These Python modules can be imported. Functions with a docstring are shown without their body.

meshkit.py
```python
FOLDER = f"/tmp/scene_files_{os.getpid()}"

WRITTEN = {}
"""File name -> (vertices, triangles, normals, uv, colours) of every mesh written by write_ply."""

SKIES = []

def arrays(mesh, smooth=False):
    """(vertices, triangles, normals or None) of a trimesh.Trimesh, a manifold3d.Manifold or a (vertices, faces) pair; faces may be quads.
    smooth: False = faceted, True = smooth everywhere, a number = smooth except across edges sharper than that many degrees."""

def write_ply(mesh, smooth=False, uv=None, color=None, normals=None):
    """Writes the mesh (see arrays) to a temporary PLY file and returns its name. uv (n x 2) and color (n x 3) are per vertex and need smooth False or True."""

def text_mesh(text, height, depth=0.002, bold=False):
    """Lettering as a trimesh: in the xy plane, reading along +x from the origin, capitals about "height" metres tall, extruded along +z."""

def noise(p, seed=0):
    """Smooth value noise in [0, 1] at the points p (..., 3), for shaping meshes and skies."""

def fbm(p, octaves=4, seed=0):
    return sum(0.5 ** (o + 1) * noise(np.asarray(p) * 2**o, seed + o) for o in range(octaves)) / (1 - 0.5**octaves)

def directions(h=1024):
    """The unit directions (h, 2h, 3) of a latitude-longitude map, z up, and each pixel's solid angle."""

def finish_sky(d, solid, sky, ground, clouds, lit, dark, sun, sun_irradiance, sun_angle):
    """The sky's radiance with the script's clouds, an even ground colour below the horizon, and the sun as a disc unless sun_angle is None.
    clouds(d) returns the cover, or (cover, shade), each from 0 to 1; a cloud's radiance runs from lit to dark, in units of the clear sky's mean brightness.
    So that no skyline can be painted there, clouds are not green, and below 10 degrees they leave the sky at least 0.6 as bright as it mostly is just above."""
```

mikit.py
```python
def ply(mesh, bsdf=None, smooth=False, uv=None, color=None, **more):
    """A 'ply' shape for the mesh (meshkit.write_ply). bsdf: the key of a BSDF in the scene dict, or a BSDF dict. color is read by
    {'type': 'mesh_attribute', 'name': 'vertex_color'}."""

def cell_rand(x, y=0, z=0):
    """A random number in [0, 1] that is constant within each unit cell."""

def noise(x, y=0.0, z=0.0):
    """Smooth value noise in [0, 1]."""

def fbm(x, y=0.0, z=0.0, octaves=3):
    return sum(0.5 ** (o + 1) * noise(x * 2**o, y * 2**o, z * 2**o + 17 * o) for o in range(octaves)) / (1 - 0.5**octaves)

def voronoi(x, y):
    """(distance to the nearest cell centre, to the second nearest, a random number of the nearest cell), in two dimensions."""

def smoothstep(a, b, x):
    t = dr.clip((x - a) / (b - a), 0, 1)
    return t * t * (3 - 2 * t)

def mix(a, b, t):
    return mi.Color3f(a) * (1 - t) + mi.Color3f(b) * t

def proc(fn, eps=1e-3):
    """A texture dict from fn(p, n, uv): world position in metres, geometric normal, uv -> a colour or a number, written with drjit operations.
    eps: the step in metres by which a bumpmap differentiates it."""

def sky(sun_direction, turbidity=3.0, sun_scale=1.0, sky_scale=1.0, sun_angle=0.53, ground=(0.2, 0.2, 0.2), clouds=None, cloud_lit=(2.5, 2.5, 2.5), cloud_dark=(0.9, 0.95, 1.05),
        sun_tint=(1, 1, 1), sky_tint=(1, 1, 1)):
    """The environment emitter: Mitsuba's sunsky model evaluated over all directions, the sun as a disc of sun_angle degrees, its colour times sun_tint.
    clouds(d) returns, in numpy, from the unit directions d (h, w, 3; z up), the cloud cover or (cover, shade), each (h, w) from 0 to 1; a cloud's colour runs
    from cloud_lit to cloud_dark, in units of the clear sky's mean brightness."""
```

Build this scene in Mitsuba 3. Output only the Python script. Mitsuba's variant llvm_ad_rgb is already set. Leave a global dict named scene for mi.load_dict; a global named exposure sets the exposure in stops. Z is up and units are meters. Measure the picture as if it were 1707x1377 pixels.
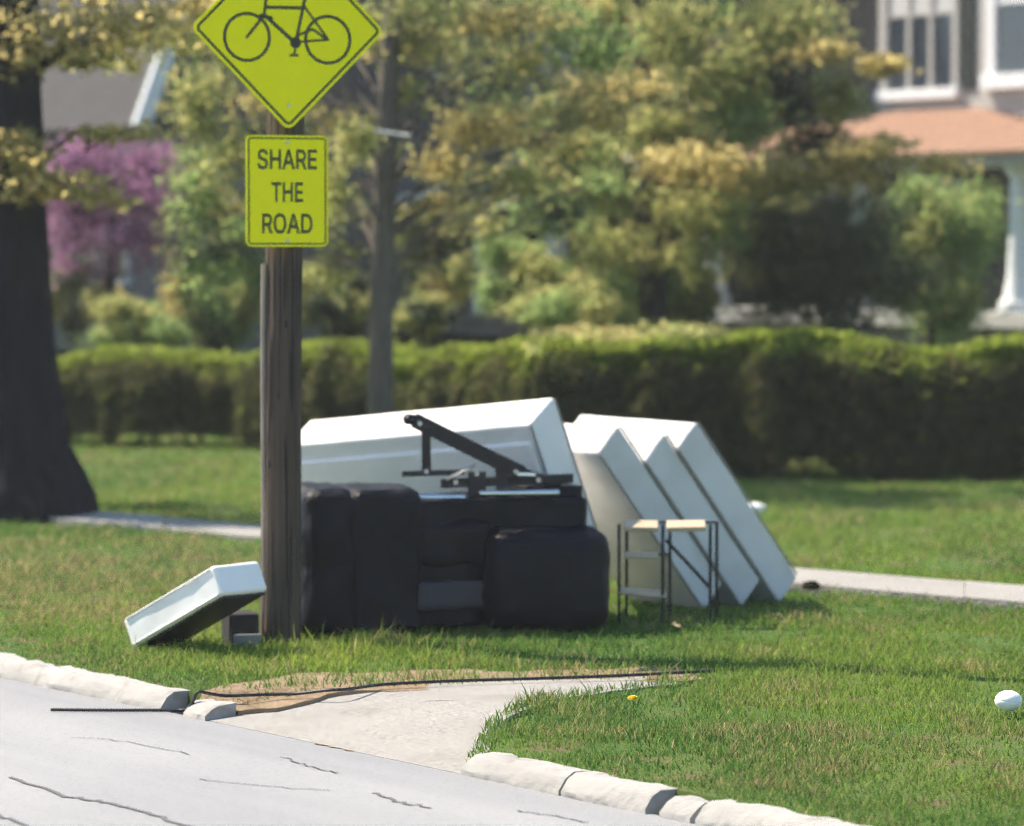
import math, random
import numpy as np
import trimesh, shapely
from shapely.geometry import Polygon, LineString, Point
import manifold3d as m3
from scipy.interpolate import PchipInterpolator
import mitsuba as mi
import drjit as dr
import mikit, meshkit
from mikit import noise, fbm, smoothstep, mix, proc

T = mi.ScalarTransform4f
scene, labels = {}, {}
# ------------------------------------------------------------------ camera, sky, exposure
F, CX, CY, HOR, EYE = 6644.0, 853.5, 688.5, 421.0, 2.08          # focal length in photo pixels (telephoto), centre, horizon row, eye height
PITCH = math.atan((CY - HOR) / F)
fwd = np.array([0, math.cos(PITCH), -math.sin(PITCH)])
up = np.array([0, math.sin(PITCH), math.cos(PITCH)])
scene['camera'] = {'type': 'thinlens', 'fov': 2 * math.degrees(math.atan(CX / F)), 'fov_axis': 'x',
                   'to_world': T().look_at(origin=[0, 0, EYE], target=[0, float(fwd[1]), EYE + float(fwd[2])], up=[0, 0, 1]),
                   'aperture_radius': 0.034, 'focus_distance': 17.4, 'near_clip': 0.5, 'far_clip': 2000.0}
scene['air'] = {'type': 'homogeneous', 'albedo': {'type': 'rgb', 'value': [0.92, 0.95, 0.98]}, 'sigma_t': 0.0005}  # thin even medium added to lift the dark tones
scene['camera']['medium'] = {'type': 'ref', 'id': 'air'}
scene['haze'] = {'type': 'cube', 'to_world': T().translate([0, 0, 6.6]).scale([700, 700, 8.0]), 'bsdf': {'type': 'null'}, 'interior': {'type': 'ref', 'id': 'air'}}
labels['haze'] = {'kind': 'stuff', 'label': 'thin haze added over the whole street to lift the dark tones', 'category': 'haze'}
SUN = np.array([-0.56, 0.29, 0.80])
scene['sky'] = mikit.sky(SUN.tolist(), turbidity=3.0, ground=(0.16, 0.18, 0.10), sky_tint=(1.10, 1.0, 0.90), sun_tint=(0.96, 1.0, 1.05))
exposure = 2.88


def at(px, py, depth):
    d = fwd + np.array([1.0, 0, 0]) * (px - CX) / F + up * (CY - py) / F
    return np.array([0, 0, EYE]) + d * (depth / d[1])


def on_ground(px, py, z=0.0):
    d = fwd + np.array([1.0, 0, 0]) * (px - CX) / F + up * (CY - py) / F
    return np.array([0, 0, EYE]) + d * ((z - EYE) / d[2])


RD, ND = np.array([-0.534, 0.8455]), np.array([0.8455, 0.534])      # along the road (away), across it (towards the houses)


def uv_xy(u, v):
    return RD * u + ND * v


# ------------------------------------------------------------------ helpers
def obj(key, mesh, bsdf, smooth=False, **props):
    color = props.pop('color', None)
    scene[key] = mikit.ply(mesh, bsdf, smooth=smooth, color=color)
    if props:
        labels[key] = props
    return key


USED = {}


def num(key):
    n = USED.get(key, -1) + 1
    USED[key] = n
    return key if n == 0 else f'{key}_{n:03d}'


def part(parent, name, mesh, bsdf, smooth=False, **props):
    return obj(num(parent + '__' + name), mesh, bsdf, smooth, **props)


def thing(name, label, category, group=None):
    key = num(name)
    labels[key] = {'label': label, 'category': category}
    if group:
        labels[key]['group'] = group
    return key


cat = trimesh.util.concatenate


def box(x0, x1, y0, y1, z0, z1, bev=0.0):
    if bev <= 0:
        m = trimesh.creation.box(extents=[x1 - x0, y1 - y0, z1 - z0])
        m.apply_translation([(x0 + x1) / 2, (y0 + y1) / 2, (z0 + z1) / 2])
        return m
    pts = []
    for x, sx in ((x0, 1), (x1, -1)):
        for y, sy in ((y0, 1), (y1, -1)):
            for z, sz in ((z0, 1), (z1, -1)):
                for a in ((0, 1, 1), (1, 0, 1), (1, 1, 0)):
                    pts.append([x + sx * bev * a[0], y + sy * bev * a[1], z + sz * bev * a[2]])
    return trimesh.convex.convex_hull(np.array(pts))


SPH = np.array(trimesh.creation.icosphere(subdivisions=2).vertices)


def rbox(size, r, squash=(1, 1, 1)):
    s = np.array(size) / 2 - r
    pts = [SPH * r * 1.0 + s * np.array([a, b, c]) for a in (-1, 1) for b in (-1, 1) for c in (-1, 1)]
    return trimesh.convex.convex_hull(np.vstack(pts))


def soft(size, r, seed, amp=0.012, edge=0.05, freq=7):
    """A padded box: rounded, refined and dented a little."""
    m = rbox(size, r)
    man = m3.Manifold(m3.Mesh(np.array(m.vertices, np.float32), np.array(m.faces, np.uint32))).refine_to_length(edge)
    g = man.to_mesh()
    v, f = np.array(g.vert_properties[:, :3], float), np.array(g.tri_verts)
    t = trimesh.Trimesh(v, f, process=False)
    n = np.array(t.vertex_normals)
    t.vertices = v + n * ((meshkit.fbm(v * freq + seed * 3.1, 3, seed) - 0.5) * 2 * amp)[:, None]
    return t


def frame(m, origin, ax, ay, az):
    M = np.eye(4)
    M[:3, 0], M[:3, 1], M[:3, 2], M[:3, 3] = ax, ay, az, origin
    m = m.copy()
    m.apply_transform(M)
    return m


def tube(points, radii, sides=8, cap=True):
    p = np.asarray(points, float)
    r = np.broadcast_to(radii, (len(p),)).astype(float)
    t = np.gradient(p, axis=0)
    t /= np.linalg.norm(t, axis=1, keepdims=True) + 1e-12
    ref = np.array([0, 0, 1.0]) if abs(t[:, 2]).mean() < 0.8 else np.array([1.0, 0, 0])
    a = np.cross(t, ref)
    a /= np.linalg.norm(a, axis=1, keepdims=True) + 1e-12
    b = np.cross(t, a)
    ang = np.arange(sides) * 2 * np.pi / sides
    v = p[:, None] + r[:, None, None] * (np.cos(ang)[None, :, None] * a[:, None] + np.sin(ang)[None, :, None] * b[:, None])
    v = v.reshape(-1, 3)
    f = []
    for i in range(len(p) - 1):
        for j in range(sides):
            k = (j + 1) % sides
            f += [[i * sides + j, (i + 1) * sides + j, (i + 1) * sides + k], [i * sides + j, (i + 1) * sides + k, i * sides + k]]
    if cap:
        v = np.vstack([v, p[:1], p[-1:]])
        n = len(v)
        for j in range(sides):
            k = (j + 1) % sides
            f += [[n - 2, j, k], [n - 1, (len(p) - 1) * sides + k, (len(p) - 1) * sides + j]]
    m = trimesh.Trimesh(v, np.array(f), process=False)
    if m.volume < 0:
        m.invert()
    return m


def bar(p, q, w, h=None, upv=(0, 0, 1), bev=0.004):
    """A rectangular bar from p to q."""
    p, q = np.asarray(p, float), np.asarray(q, float)
    h = h or w
    L = np.linalg.norm(q - p)
    x = (q - p) / L
    y = np.cross(upv, x)
    if np.linalg.norm(y) < 1e-3:
        y = np.cross([0, 1, 0], x)
    y /= np.linalg.norm(y)
    return frame(box(0, L, -w / 2, w / 2, -h / 2, h / 2, bev), p, x, y, np.cross(x, y))


def extrude(poly, depth):
    polys = getattr(poly, 'geoms', [poly])
    return cat([trimesh.creation.extrude_polygon(g, depth, engine='earcut') for g in polys if g.area > 1e-9])


# ------------------------------------------------------------------ materials
def mat(key, color, rough=0.6, metallic=0.0, spec=0.4, bump=None, bscale=0.004, eps=2e-3, **more):
    b = {'type': 'principled', 'roughness': rough, 'metallic': metallic, 'specular': spec, **more}
    b['base_color'] = color if isinstance(color, dict) else {'type': 'rgb', 'value': list(color)}
    if bump is not None:
        b = {'type': 'bumpmap', 'scale': bscale, 'tex': proc(bump, eps), 'bsdf': b}
    scene[key] = {'type': 'twosided', 'bsdf': b}
    return key


def C(*v):
    return mi.Color3f(*v)


mat('m_ground', proc(lambda p, n, uv: mix(mix((0.048, 0.085, 0.022), (0.075, 0.095, 0.03), smoothstep(0.4, 0.65, fbm(p.x * 0.8, p.y * 0.8, 0.3, 3))),
                                          (0.105, 0.080, 0.048), smoothstep(0.55, 0.8, fbm(p.x * 5, p.y * 5, 3.0, 3)))), 0.95, spec=0.1)
mat('m_dirt', proc(lambda p, n, uv: mix((0.16, 0.12, 0.075), (0.28, 0.21, 0.15), fbm(p.x * 9, p.y * 9, 1.0, 4))), 0.95, spec=0.1,
    bump=lambda p, n, uv: fbm(p.x * 40, p.y * 40, p.z * 40, 3), bscale=0.02)
mat('m_road', proc(lambda p, n, uv: mix(mix((0.180, 0.188, 0.204), (0.262, 0.268, 0.282), 0.5 * fbm(p.x * 0.9, p.y * 0.35, 0.0, 4) + 0.5 * smoothstep(0.3, 0.7, fbm((p.y * 0.8455 - p.x * 0.534) * 0.12, (p.x * 0.8455 + p.y * 0.534) * 1.6, 5.0, 4))),
                                        (0.15, 0.152, 0.16), smoothstep(0.62, 0.85, noise(p.x * 90, p.y * 90, 0.0)) * 0.2)), 0.85, spec=0.25,
    bump=lambda p, n, uv: noise(p.x * 110, p.y * 110, 0.0), bscale=0.002)
mat('m_tar', (0.10, 0.10, 0.11), 0.6)
mat('m_concrete', proc(lambda p, n, uv: mix(mix((0.225, 0.220, 0.212), (0.28, 0.272, 0.262), fbm(p.x * 2.2, p.y * 2.2, p.z * 2.2, 4)),
                                            (0.17, 0.155, 0.14), smoothstep(0.5, 0.85, fbm(p.x * 3 + 4, p.y * 3, p.z * 3, 5)) * 0.45)), 0.9, spec=0.2,
    bump=lambda p, n, uv: fbm(p.x * 45, p.y * 45, p.z * 45, 3), bscale=0.012)
mat('m_kerb', proc(lambda p, n, uv: mix(mix((0.26, 0.257, 0.252), (0.35, 0.346, 0.34), fbm(p.x * 3, p.y * 3, p.z * 3, 4)),
                                        (0.20, 0.19, 0.175), smoothstep(0.55, 0.75, fbm(p.x * 8 + 2, p.y * 8, p.z * 8, 4)) * 0.7)), 0.9, spec=0.15,
    bump=lambda p, n, uv: fbm(p.x * 30, p.y * 30, p.z * 30, 3), bscale=0.008)
mat('m_poleWood', proc(lambda p, n, uv: mix(mix((0.056, 0.043, 0.034), (0.10, 0.078, 0.062), noise(p.x * 60, p.y * 60, p.z * 1.3)),
                                            (0.030, 0.026, 0.024), smoothstep(0.60, 0.72, noise(p.x * 95, p.y * 95, p.z * 2.1 + 7)))), 0.85, spec=0.2,
    bump=lambda p, n, uv: noise(p.x * 120, p.y * 120, p.z * 2.0), bscale=0.012)
mat('m_paleStrip', proc(lambda p, n, uv: mix((0.22, 0.19, 0.16), (0.34, 0.30, 0.26), noise(p.x * 60, p.y * 60, p.z * 6))), 0.8, spec=0.15)
mat('m_sign', proc(lambda p, n, uv: mix((0.80, 0.77, 0.003), (0.84, 0.81, 0.006), fbm(p.x * 6, p.y * 6, p.z * 6, 3))), 0.5, spec=0.15)
mat('m_signBlack', (0.02, 0.022, 0.015), 0.45)
mat('m_steel', (0.45, 0.46, 0.47), 0.35, metallic=0.9)
mat('m_foam', proc(lambda p, n, uv: mix((0.63, 0.63, 0.645), (0.55, 0.54, 0.54), smoothstep(0.40, 0.75, fbm(p.x * 3.0, p.y * 3.0, p.z * 3.0, 4)))), 0.8, spec=0.15,
    bump=lambda p, n, uv: fbm(p.x * 22, p.y * 22, p.z * 22, 3), bscale=0.006)
mat('m_boxspring', proc(lambda p, n, uv: mix((0.74, 0.73, 0.73), (0.67, 0.655, 0.645), smoothstep(0.45, 0.75, fbm(p.x * 3.5, p.y * 3.5, p.z * 3.5, 4)))), 0.75, spec=0.2,
    bump=lambda p, n, uv: fbm(p.x * 22, p.y * 22, p.z * 22, 3), bscale=0.006)
mat('m_white', proc(lambda p, n, uv: mix((0.80, 0.80, 0.81), (0.75, 0.745, 0.74), smoothstep(0.45, 0.75, fbm(p.x * 3.5, p.y * 3.5, p.z * 3.5, 4)))), 0.75, spec=0.2,
    bump=lambda p, n, uv: fbm(p.x * 22, p.y * 22, p.z * 22, 3), bscale=0.006)
mat('m_whiteSmooth', proc(lambda p, n, uv: mix((0.84, 0.84, 0.845), (0.78, 0.775, 0.77), smoothstep(0.45, 0.75, fbm(p.x * 5, p.y * 5, p.z * 5, 4)))), 0.7, spec=0.2)
mat('m_whiteDull', proc(lambda p, n, uv: mix((0.84, 0.81, 0.805), (0.79, 0.76, 0.75), smoothstep(0.4, 0.75, fbm(p.x * 4.5 + 9, p.y * 4.5, p.z * 4.5, 4)))), 0.8, spec=0.2)
mat('m_piping', (0.33, 0.31, 0.30), 0.7)
mat('m_leather', proc(lambda p, n, uv: mix((0.003, 0.0042, 0.009), (0.007, 0.008, 0.014), fbm(p.x * 8, p.y * 8, p.z * 8, 3))), 0.5, spec=0.2,
    bump=lambda p, n, uv: fbm(p.x * 14, p.y * 14, p.z * 9, 4), bscale=0.03)
mat('m_blackMetal', (0.018, 0.018, 0.024), 0.4, metallic=0.3)
mat('m_greyCloth', (0.05, 0.05, 0.06), 0.85)
mat('m_chrome', (0.72, 0.78, 0.80), 0.22, metallic=1.0)
mat('m_paleWood', proc(lambda p, n, uv: mix((0.46, 0.36, 0.25), (0.58, 0.47, 0.34), noise(p.x * 8, p.y * 90, p.z * 90))), 0.45)
mat('m_darkBox', (0.016, 0.015, 0.018), 0.8)
mat('m_greyBox', (0.22, 0.23, 0.24), 0.8)
mat('m_rubber', (0.02, 0.02, 0.024), 0.5)
mat('m_plasticWhite', (0.82, 0.83, 0.85), 0.35)
mat('m_yellowFlower', (0.78, 0.58, 0.02), 0.6)
mat('m_stalk', (0.12, 0.20, 0.06), 0.7)
mat('m_deadLeaf', (0.42, 0.31, 0.19), 0.8)
mat('m_bark', proc(lambda p, n, uv: mix((0.010, 0.010, 0.013), (0.022, 0.022, 0.026), fbm(p.x * 14, p.y * 14, p.z * 2.5, 4))), 0.9, spec=0.15,
    bump=lambda p, n, uv: fbm(p.x * 24, p.y * 24, p.z * 4, 3), bscale=0.06)
mat('m_barkPale', proc(lambda p, n, uv: mix((0.08, 0.07, 0.063), (0.14, 0.125, 0.112), fbm(p.x * 18, p.y * 18, p.z * 4, 4))), 0.9, spec=0.15)
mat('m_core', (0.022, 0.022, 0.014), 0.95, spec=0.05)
scene['m_leaf'] = {'type': 'principledthin', 'base_color': {'type': 'mesh_attribute', 'name': 'vertex_color'}, 'roughness': 0.55, 'diff_trans': 1.35, 'spec_trans': 0.0}
scene['m_grass'] = {'type': 'principledthin', 'base_color': {'type': 'mesh_attribute', 'name': 'vertex_color'}, 'roughness': 0.6, 'diff_trans': 1.0, 'spec_trans': 0.0}
mat('m_stucco', proc(lambda p, n, uv: mix((0.11, 0.10, 0.092), (0.14, 0.125, 0.117), fbm(p.x * 3, p.y * 3, p.z * 3, 4))), 0.9, spec=0.15)
mat('m_brownWall', proc(lambda p, n, uv: mix((0.085, 0.076, 0.068), (0.11, 0.10, 0.09), fbm(p.x * 3, p.y * 3, p.z * 3, 4))), 0.9, spec=0.15)
mat('m_lilacWall', (0.15, 0.14, 0.15), 0.85)
mat('m_trim', (0.66, 0.68, 0.72), 0.5)
mat('m_trimPale', (0.36, 0.355, 0.35), 0.6)
mat('m_pane', (0.035, 0.045, 0.06), 0.06, spec=0.6)
mat('m_panePale', (0.42, 0.43, 0.44), 0.7)  # pale tone of the upper window panes
mat('m_shutter', (0.012, 0.018, 0.018), 0.6)
mat('m_tileRed', proc(lambda p, n, uv: mix((0.255, 0.155, 0.112), (0.31, 0.20, 0.148), fbm(p.x * 2.5, p.y * 2.5, p.z * 2.5, 4))), 0.85, spec=0.15)
mat('m_shingle', proc(lambda p, n, uv: mix((0.070, 0.069, 0.075), (0.09, 0.088, 0.094), fbm(p.x * 5, p.y * 5, p.z * 9, 4))), 0.9, spec=0.1)
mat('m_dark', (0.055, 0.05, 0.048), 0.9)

# ------------------------------------------------------------------ ground, road, kerb, driveway apron, sidewalk
ROADZ = -0.095
VK = 8.81                                                         # v of the back edge of the kerb
G = lambda *pp: [tuple(on_ground(x, y)[:2]) for x, y in pp]
apron = Polygon(G((345, 1176), (352, 1160), (480, 1151), (620, 1142), (850, 1133), (1080, 1126), (1135, 1136), (1010, 1150), (905, 1166), (842, 1195), (792, 1252), (680, 1300), (400, 1240)))
front = Polygon([tuple(uv_xy(u, v)) for u, v in ((-60, 8.66), (60, 8.66), (60, 60), (-60, 60))])
apron = apron.segmentize(0.07)
apron = Polygon([(x + 0.07 * (meshkit.fbm(np.array([x * 6, y * 6, 0.3]), 3, 13) - 0.5), y + 0.22 * (meshkit.fbm(np.array([x * 5, y * 5, 0.7]), 3, 14) - 0.5)) for x, y in apron.exterior.coords]).buffer(0)
apron = apron.intersection(front)
dirt0 = Polygon(G((318, 1156), (420, 1128), (600, 1116), (900, 1108), (1110, 1112), (1180, 1128), (1090, 1134), (850, 1141), (620, 1151), (480, 1161), (360, 1166)))
dirt0 = dirt0.segmentize(0.08)
dirt = Polygon([(x + 0.10 * (meshkit.noise(np.array([x * 5, y * 5, 0.3]), 3) - 0.5), y + 0.5 * (meshkit.fbm(np.array([x * 4, y * 4, 0.7]), 3, 4) - 0.5)) for x, y in dirt0.exterior.coords]).buffer(0)
dirt = dirt if dirt.geom_type == 'Polygon' else max(dirt.geoms, key=lambda g_: g_.area)
walk_far, walk_near = [on_ground(*p)[:2] for p in ((210, 862), (1707, 984))], [on_ground(*p)[:2] for p in ((210, 881), (1707, 1012))]


shapely.prepare(apron)


def apron_z(x, y):
    v = 0.8455 * x + 0.534 * y
    return np.where(v < VK + 0.75, ROADZ + 0.0025 + (v - VK + 0.15) / 0.9 * 0.086, -0.0065)


def dirt_z(x, y):
    d = shapely.distance(apron, shapely.points(x, y))
    return np.minimum(ground_z(x, y) + 0.006, apron_z(x, y) + 0.012 + 0.28 * d + 0.012 * meshkit.noise(np.stack([x * 9, y * 9, x * 0], -1), 2))


def line_ext(p, a, b):
    d = p[1] - p[0]
    return p[0] + d * a, p[0] + d * b


wf, wn = line_ext(walk_far, -1.2, 2.2), line_ext(walk_near, -1.2, 2.2)
walk = Polygon([wf[0], wf[1], wn[1], wn[0]])


def ground_z(x, y):
    x, y = np.asarray(x, float), np.asarray(y, float)
    u, v = -0.534 * x + 0.8455 * y, 0.8455 * x + 0.534 * y
    q = np.stack([x * 0.7, y * 0.7, x * 0], -1)
    z = (meshkit.fbm(q, 3, 5) - 0.5) * 0.05 - 0.012
    t = np.clip((v - 22.5) / 8.0, 0, 1)
    z = z + 0.6 * t * t * (3 - 2 * t)
    w = np.clip((v - VK) / 0.5, 0, 1)                             # low at the kerb
    return np.where(v < VK - 0.03, -0.3, z * w - 0.012 * (1 - w))


us = np.concatenate([[-400, -200, -100, -50, -20, -5], np.arange(0, 40, 0.22), np.arange(40, 60, 1.0), [70, 90, 130, 200, 400]])
vs = np.concatenate([[-400, -100, -30, 0, 5, 8, VK - 0.08, VK - 0.04, VK - 0.02], np.arange(VK, 26, 0.16), np.arange(26, 45, 0.8), [50, 60, 80, 120, 200, 400]])
U, V = np.meshgrid(us, vs, indexing='ij')
X, Y = RD[0] * U + ND[0] * V, RD[1] * U + ND[1] * V
Z = ground_z(X, Y)
pts2 = shapely.points(X.ravel(), Y.ravel())
for poly, drop in ((shapely.union_all([apron.buffer(-0.04), dirt.buffer(-0.02)]), 0.12), (walk, 0.05)):
    shapely.prepare(poly)
    Z -= drop * shapely.contains(poly, pts2).reshape(Z.shape)
ii = np.arange(U.size).reshape(U.shape)
quads = np.stack([ii[:-1, :-1].ravel(), ii[1:, :-1].ravel(), ii[1:, 1:].ravel(), ii[:-1, 1:].ravel()], 1)
gm = trimesh.Trimesh(np.stack([X.ravel(), Y.ravel(), Z.ravel()], 1), np.vstack([quads[:, [0, 2, 1]], quads[:, [0, 3, 2]]]), process=False)
if gm.face_normals[:, 2].mean() < 0:
    gm.invert()
obj('ground', gm, 'm_ground', True, kind='structure', label='patchy lawn soil under the grass around the pile')


def sheet(poly, z, seg=0.25):
    """A thin flat slab laid on the polygon, with its top at z (a number or a function)."""
    x0, y0, x1, y1 = poly.bounds
    v, f = trimesh.creation.triangulate_polygon(poly.segmentize(seg), engine='earcut')
    m = trimesh.Trimesh(np.column_stack([v, np.zeros(len(v))]), f, process=False)
    m = m.subdivide_to_size(seg)
    m.vertices[:, 2] = z(m.vertices[:, 0], m.vertices[:, 1]) if callable(z) else z
    if m.face_normals[:, 2].mean() < 0:
        m.invert()
    return m


rp = [tuple(uv_xy(u, v)) for u, v in ((-200, -3.5), (300, -3.5), (300, VK - 0.14), (-200, VK - 0.14))]
obj('road', trimesh.Trimesh([[*p, ROADZ] for p in rp], [[0, 1, 2], [0, 2, 3]] if Polygon(rp).exterior.is_ccw else [[0, 2, 1], [0, 3, 2]], process=False), 'm_road',
    kind='structure', label='pale worn asphalt road in the foreground')
R = random.Random(4)
for pl, w in ((((20, 1298), (110, 1328), (180, 1340), (245, 1356), (330, 1385), (420, 1420)), 0.022), (((-40, 1350), (15, 1366), (60, 1385)), 0.02),
              (((620, 1322), (660, 1336), (725, 1349)), 0.016), (((470, 1262), (520, 1280), (575, 1291)), 0.010), (((330, 1300), (450, 1312), (560, 1320)), 0.008), (((120, 1230), (210, 1236), (330, 1262)), 0.007), (((860, 1352), (930, 1362), (985, 1374)), 0.010)):
    p = []
    for (a, b), (c, d) in zip(pl[:-1], pl[1:]):
        for k in range(7):
            t = k / 7
            p.append(on_ground(a + (c - a) * t + R.uniform(-5, 5), b + (d - b) * t + R.uniform(-1.5, 1.5), ROADZ)[:2])
    cr = LineString(p).buffer(w / 2, cap_style='flat').union(shapely.union_all([Point(q).buffer(w * R.uniform(0.3, 0.75)) for q in p]))
    part('road', 'tar_line', sheet(cr if cr.geom_type == 'Polygon' else max(cr.geoms, key=lambda g: g.area), ROADZ + 0.004, 1.0), 'm_tar')


am = extrude(apron, 0.13).subdivide_to_size(0.2)
av = np.array(am.vertices)
av[:, 2] = np.where(av[:, 2] > 0.065, apron_z(av[:, 0], av[:, 1]), apron_z(av[:, 0], av[:, 1]) - 0.13)
am.vertices = av
obj('driveway', am, 'm_concrete', kind='structure', label='short pale concrete driveway apron meeting the road')
dm = extrude(dirt.segmentize(0.1), 0.16).subdivide_to_size(0.12)
dv_ = np.array(dm.vertices)
dv_[:, 2] = dv_[:, 2] - 0.16 + dirt_z(dv_[:, 0], dv_[:, 1])
dm.vertices = dv_
obj('dirt_strip', dm, 'm_dirt', kind='structure', label='bare brown dirt along the far edge of the driveway apron')
# gutter dirt where the apron meets the road
gd = [on_ground(x, y, ROADZ)[:2] for x, y in ((385, 1208), (450, 1222), (520, 1237), (580, 1250), (650, 1265))]
gdp = Polygon([(x + 0.02 * math.sin(x * 90), y + 0.015 * math.sin(y * 70 + x * 40)) for x, y in LineString(gd).buffer(0.022).union(Point(gd[2]).buffer(0.035)).segmentize(0.03).exterior.coords]).buffer(0)
gdp = gdp if gdp.difference(apron).geom_type == 'Polygon' else max(gdp.difference(apron).geoms, key=lambda g_: g_.area)
part('road', 'gutter_dirt', sheet(gdp.difference(apron), ROADZ + 0.004, 0.3), 'm_dirt')

# kerb: separate cast stones with broken ends
rng = np.random.default_rng(11)
labels['kerb'] = {'kind': 'structure', 'label': 'pale crumbling concrete kerb between grass and road'}


def stone(u0, u1, seed, v0=VK - 0.165, v1=VK - 0.005, top=0.0):
    d = np.array([u1 - u0, v1 - v0, top - ROADZ + 0.08])
    m = trimesh.convex.convex_hull(np.array([[x, y, z] for x in (0, d[0]) for y, z in ((0, 0), (d[1], 0), (d[1], d[2]), (d[1] * 0.45, d[2]), (d[1] * 0.22, d[2] - 0.02), (0, 0.1))]))
    man = m3.Manifold(m3.Mesh(np.array(m.vertices, np.float32), np.array(m.faces, np.uint32))).refine_to_length(0.07).to_mesh()
    v = np.array(man.vert_properties[:, :3], float)
    t = trimesh.Trimesh(v, np.array(man.tri_verts), process=False)
    n = np.array(t.vertex_normals)
    t.vertices = v + n * ((meshkit.fbm(v * 9 + seed * 5.3, 4, seed) - 0.5) * 0.045)[:, None]
    o = uv_xy(u0, v0)
    return frame(t, [o[0], o[1], ROADZ - 0.08], [*RD, 0], [*ND, 0], [0, 0, 1])


def u_of(px, py):
    p = on_ground(px, py)
    return -0.534 * p[0] + 0.8455 * p[1]


cuts = [u_of(1700, 1430), u_of(1390, 1372), u_of(1200, 1330)]
bounds = [(u_of(2600, 1620), u_of(1389, 1370)), (u_of(1386, 1370), u_of(1204, 1330)), (u_of(1190, 1328), u_of(1146, 1318)), (u_of(1128, 1312), u_of(985, 1284)), (u_of(983, 1283), u_of(800, 1252)),
          (u_of(372, 1166), u_of(340, 1158)), (u_of(312, 1150), u_of(236, 1136)), (u_of(235, 1136), u_of(119, 1112)), (u_of(118, 1112), u_of(-30, 1082)), (u_of(-34, 1081), 40.0)]
for k, (a, b) in enumerate(bounds):
    part('kerb', 'stone', stone(a, b, k, top=-0.022 if k in (2, 5) else -0.006), 'm_kerb', 45)

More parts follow.
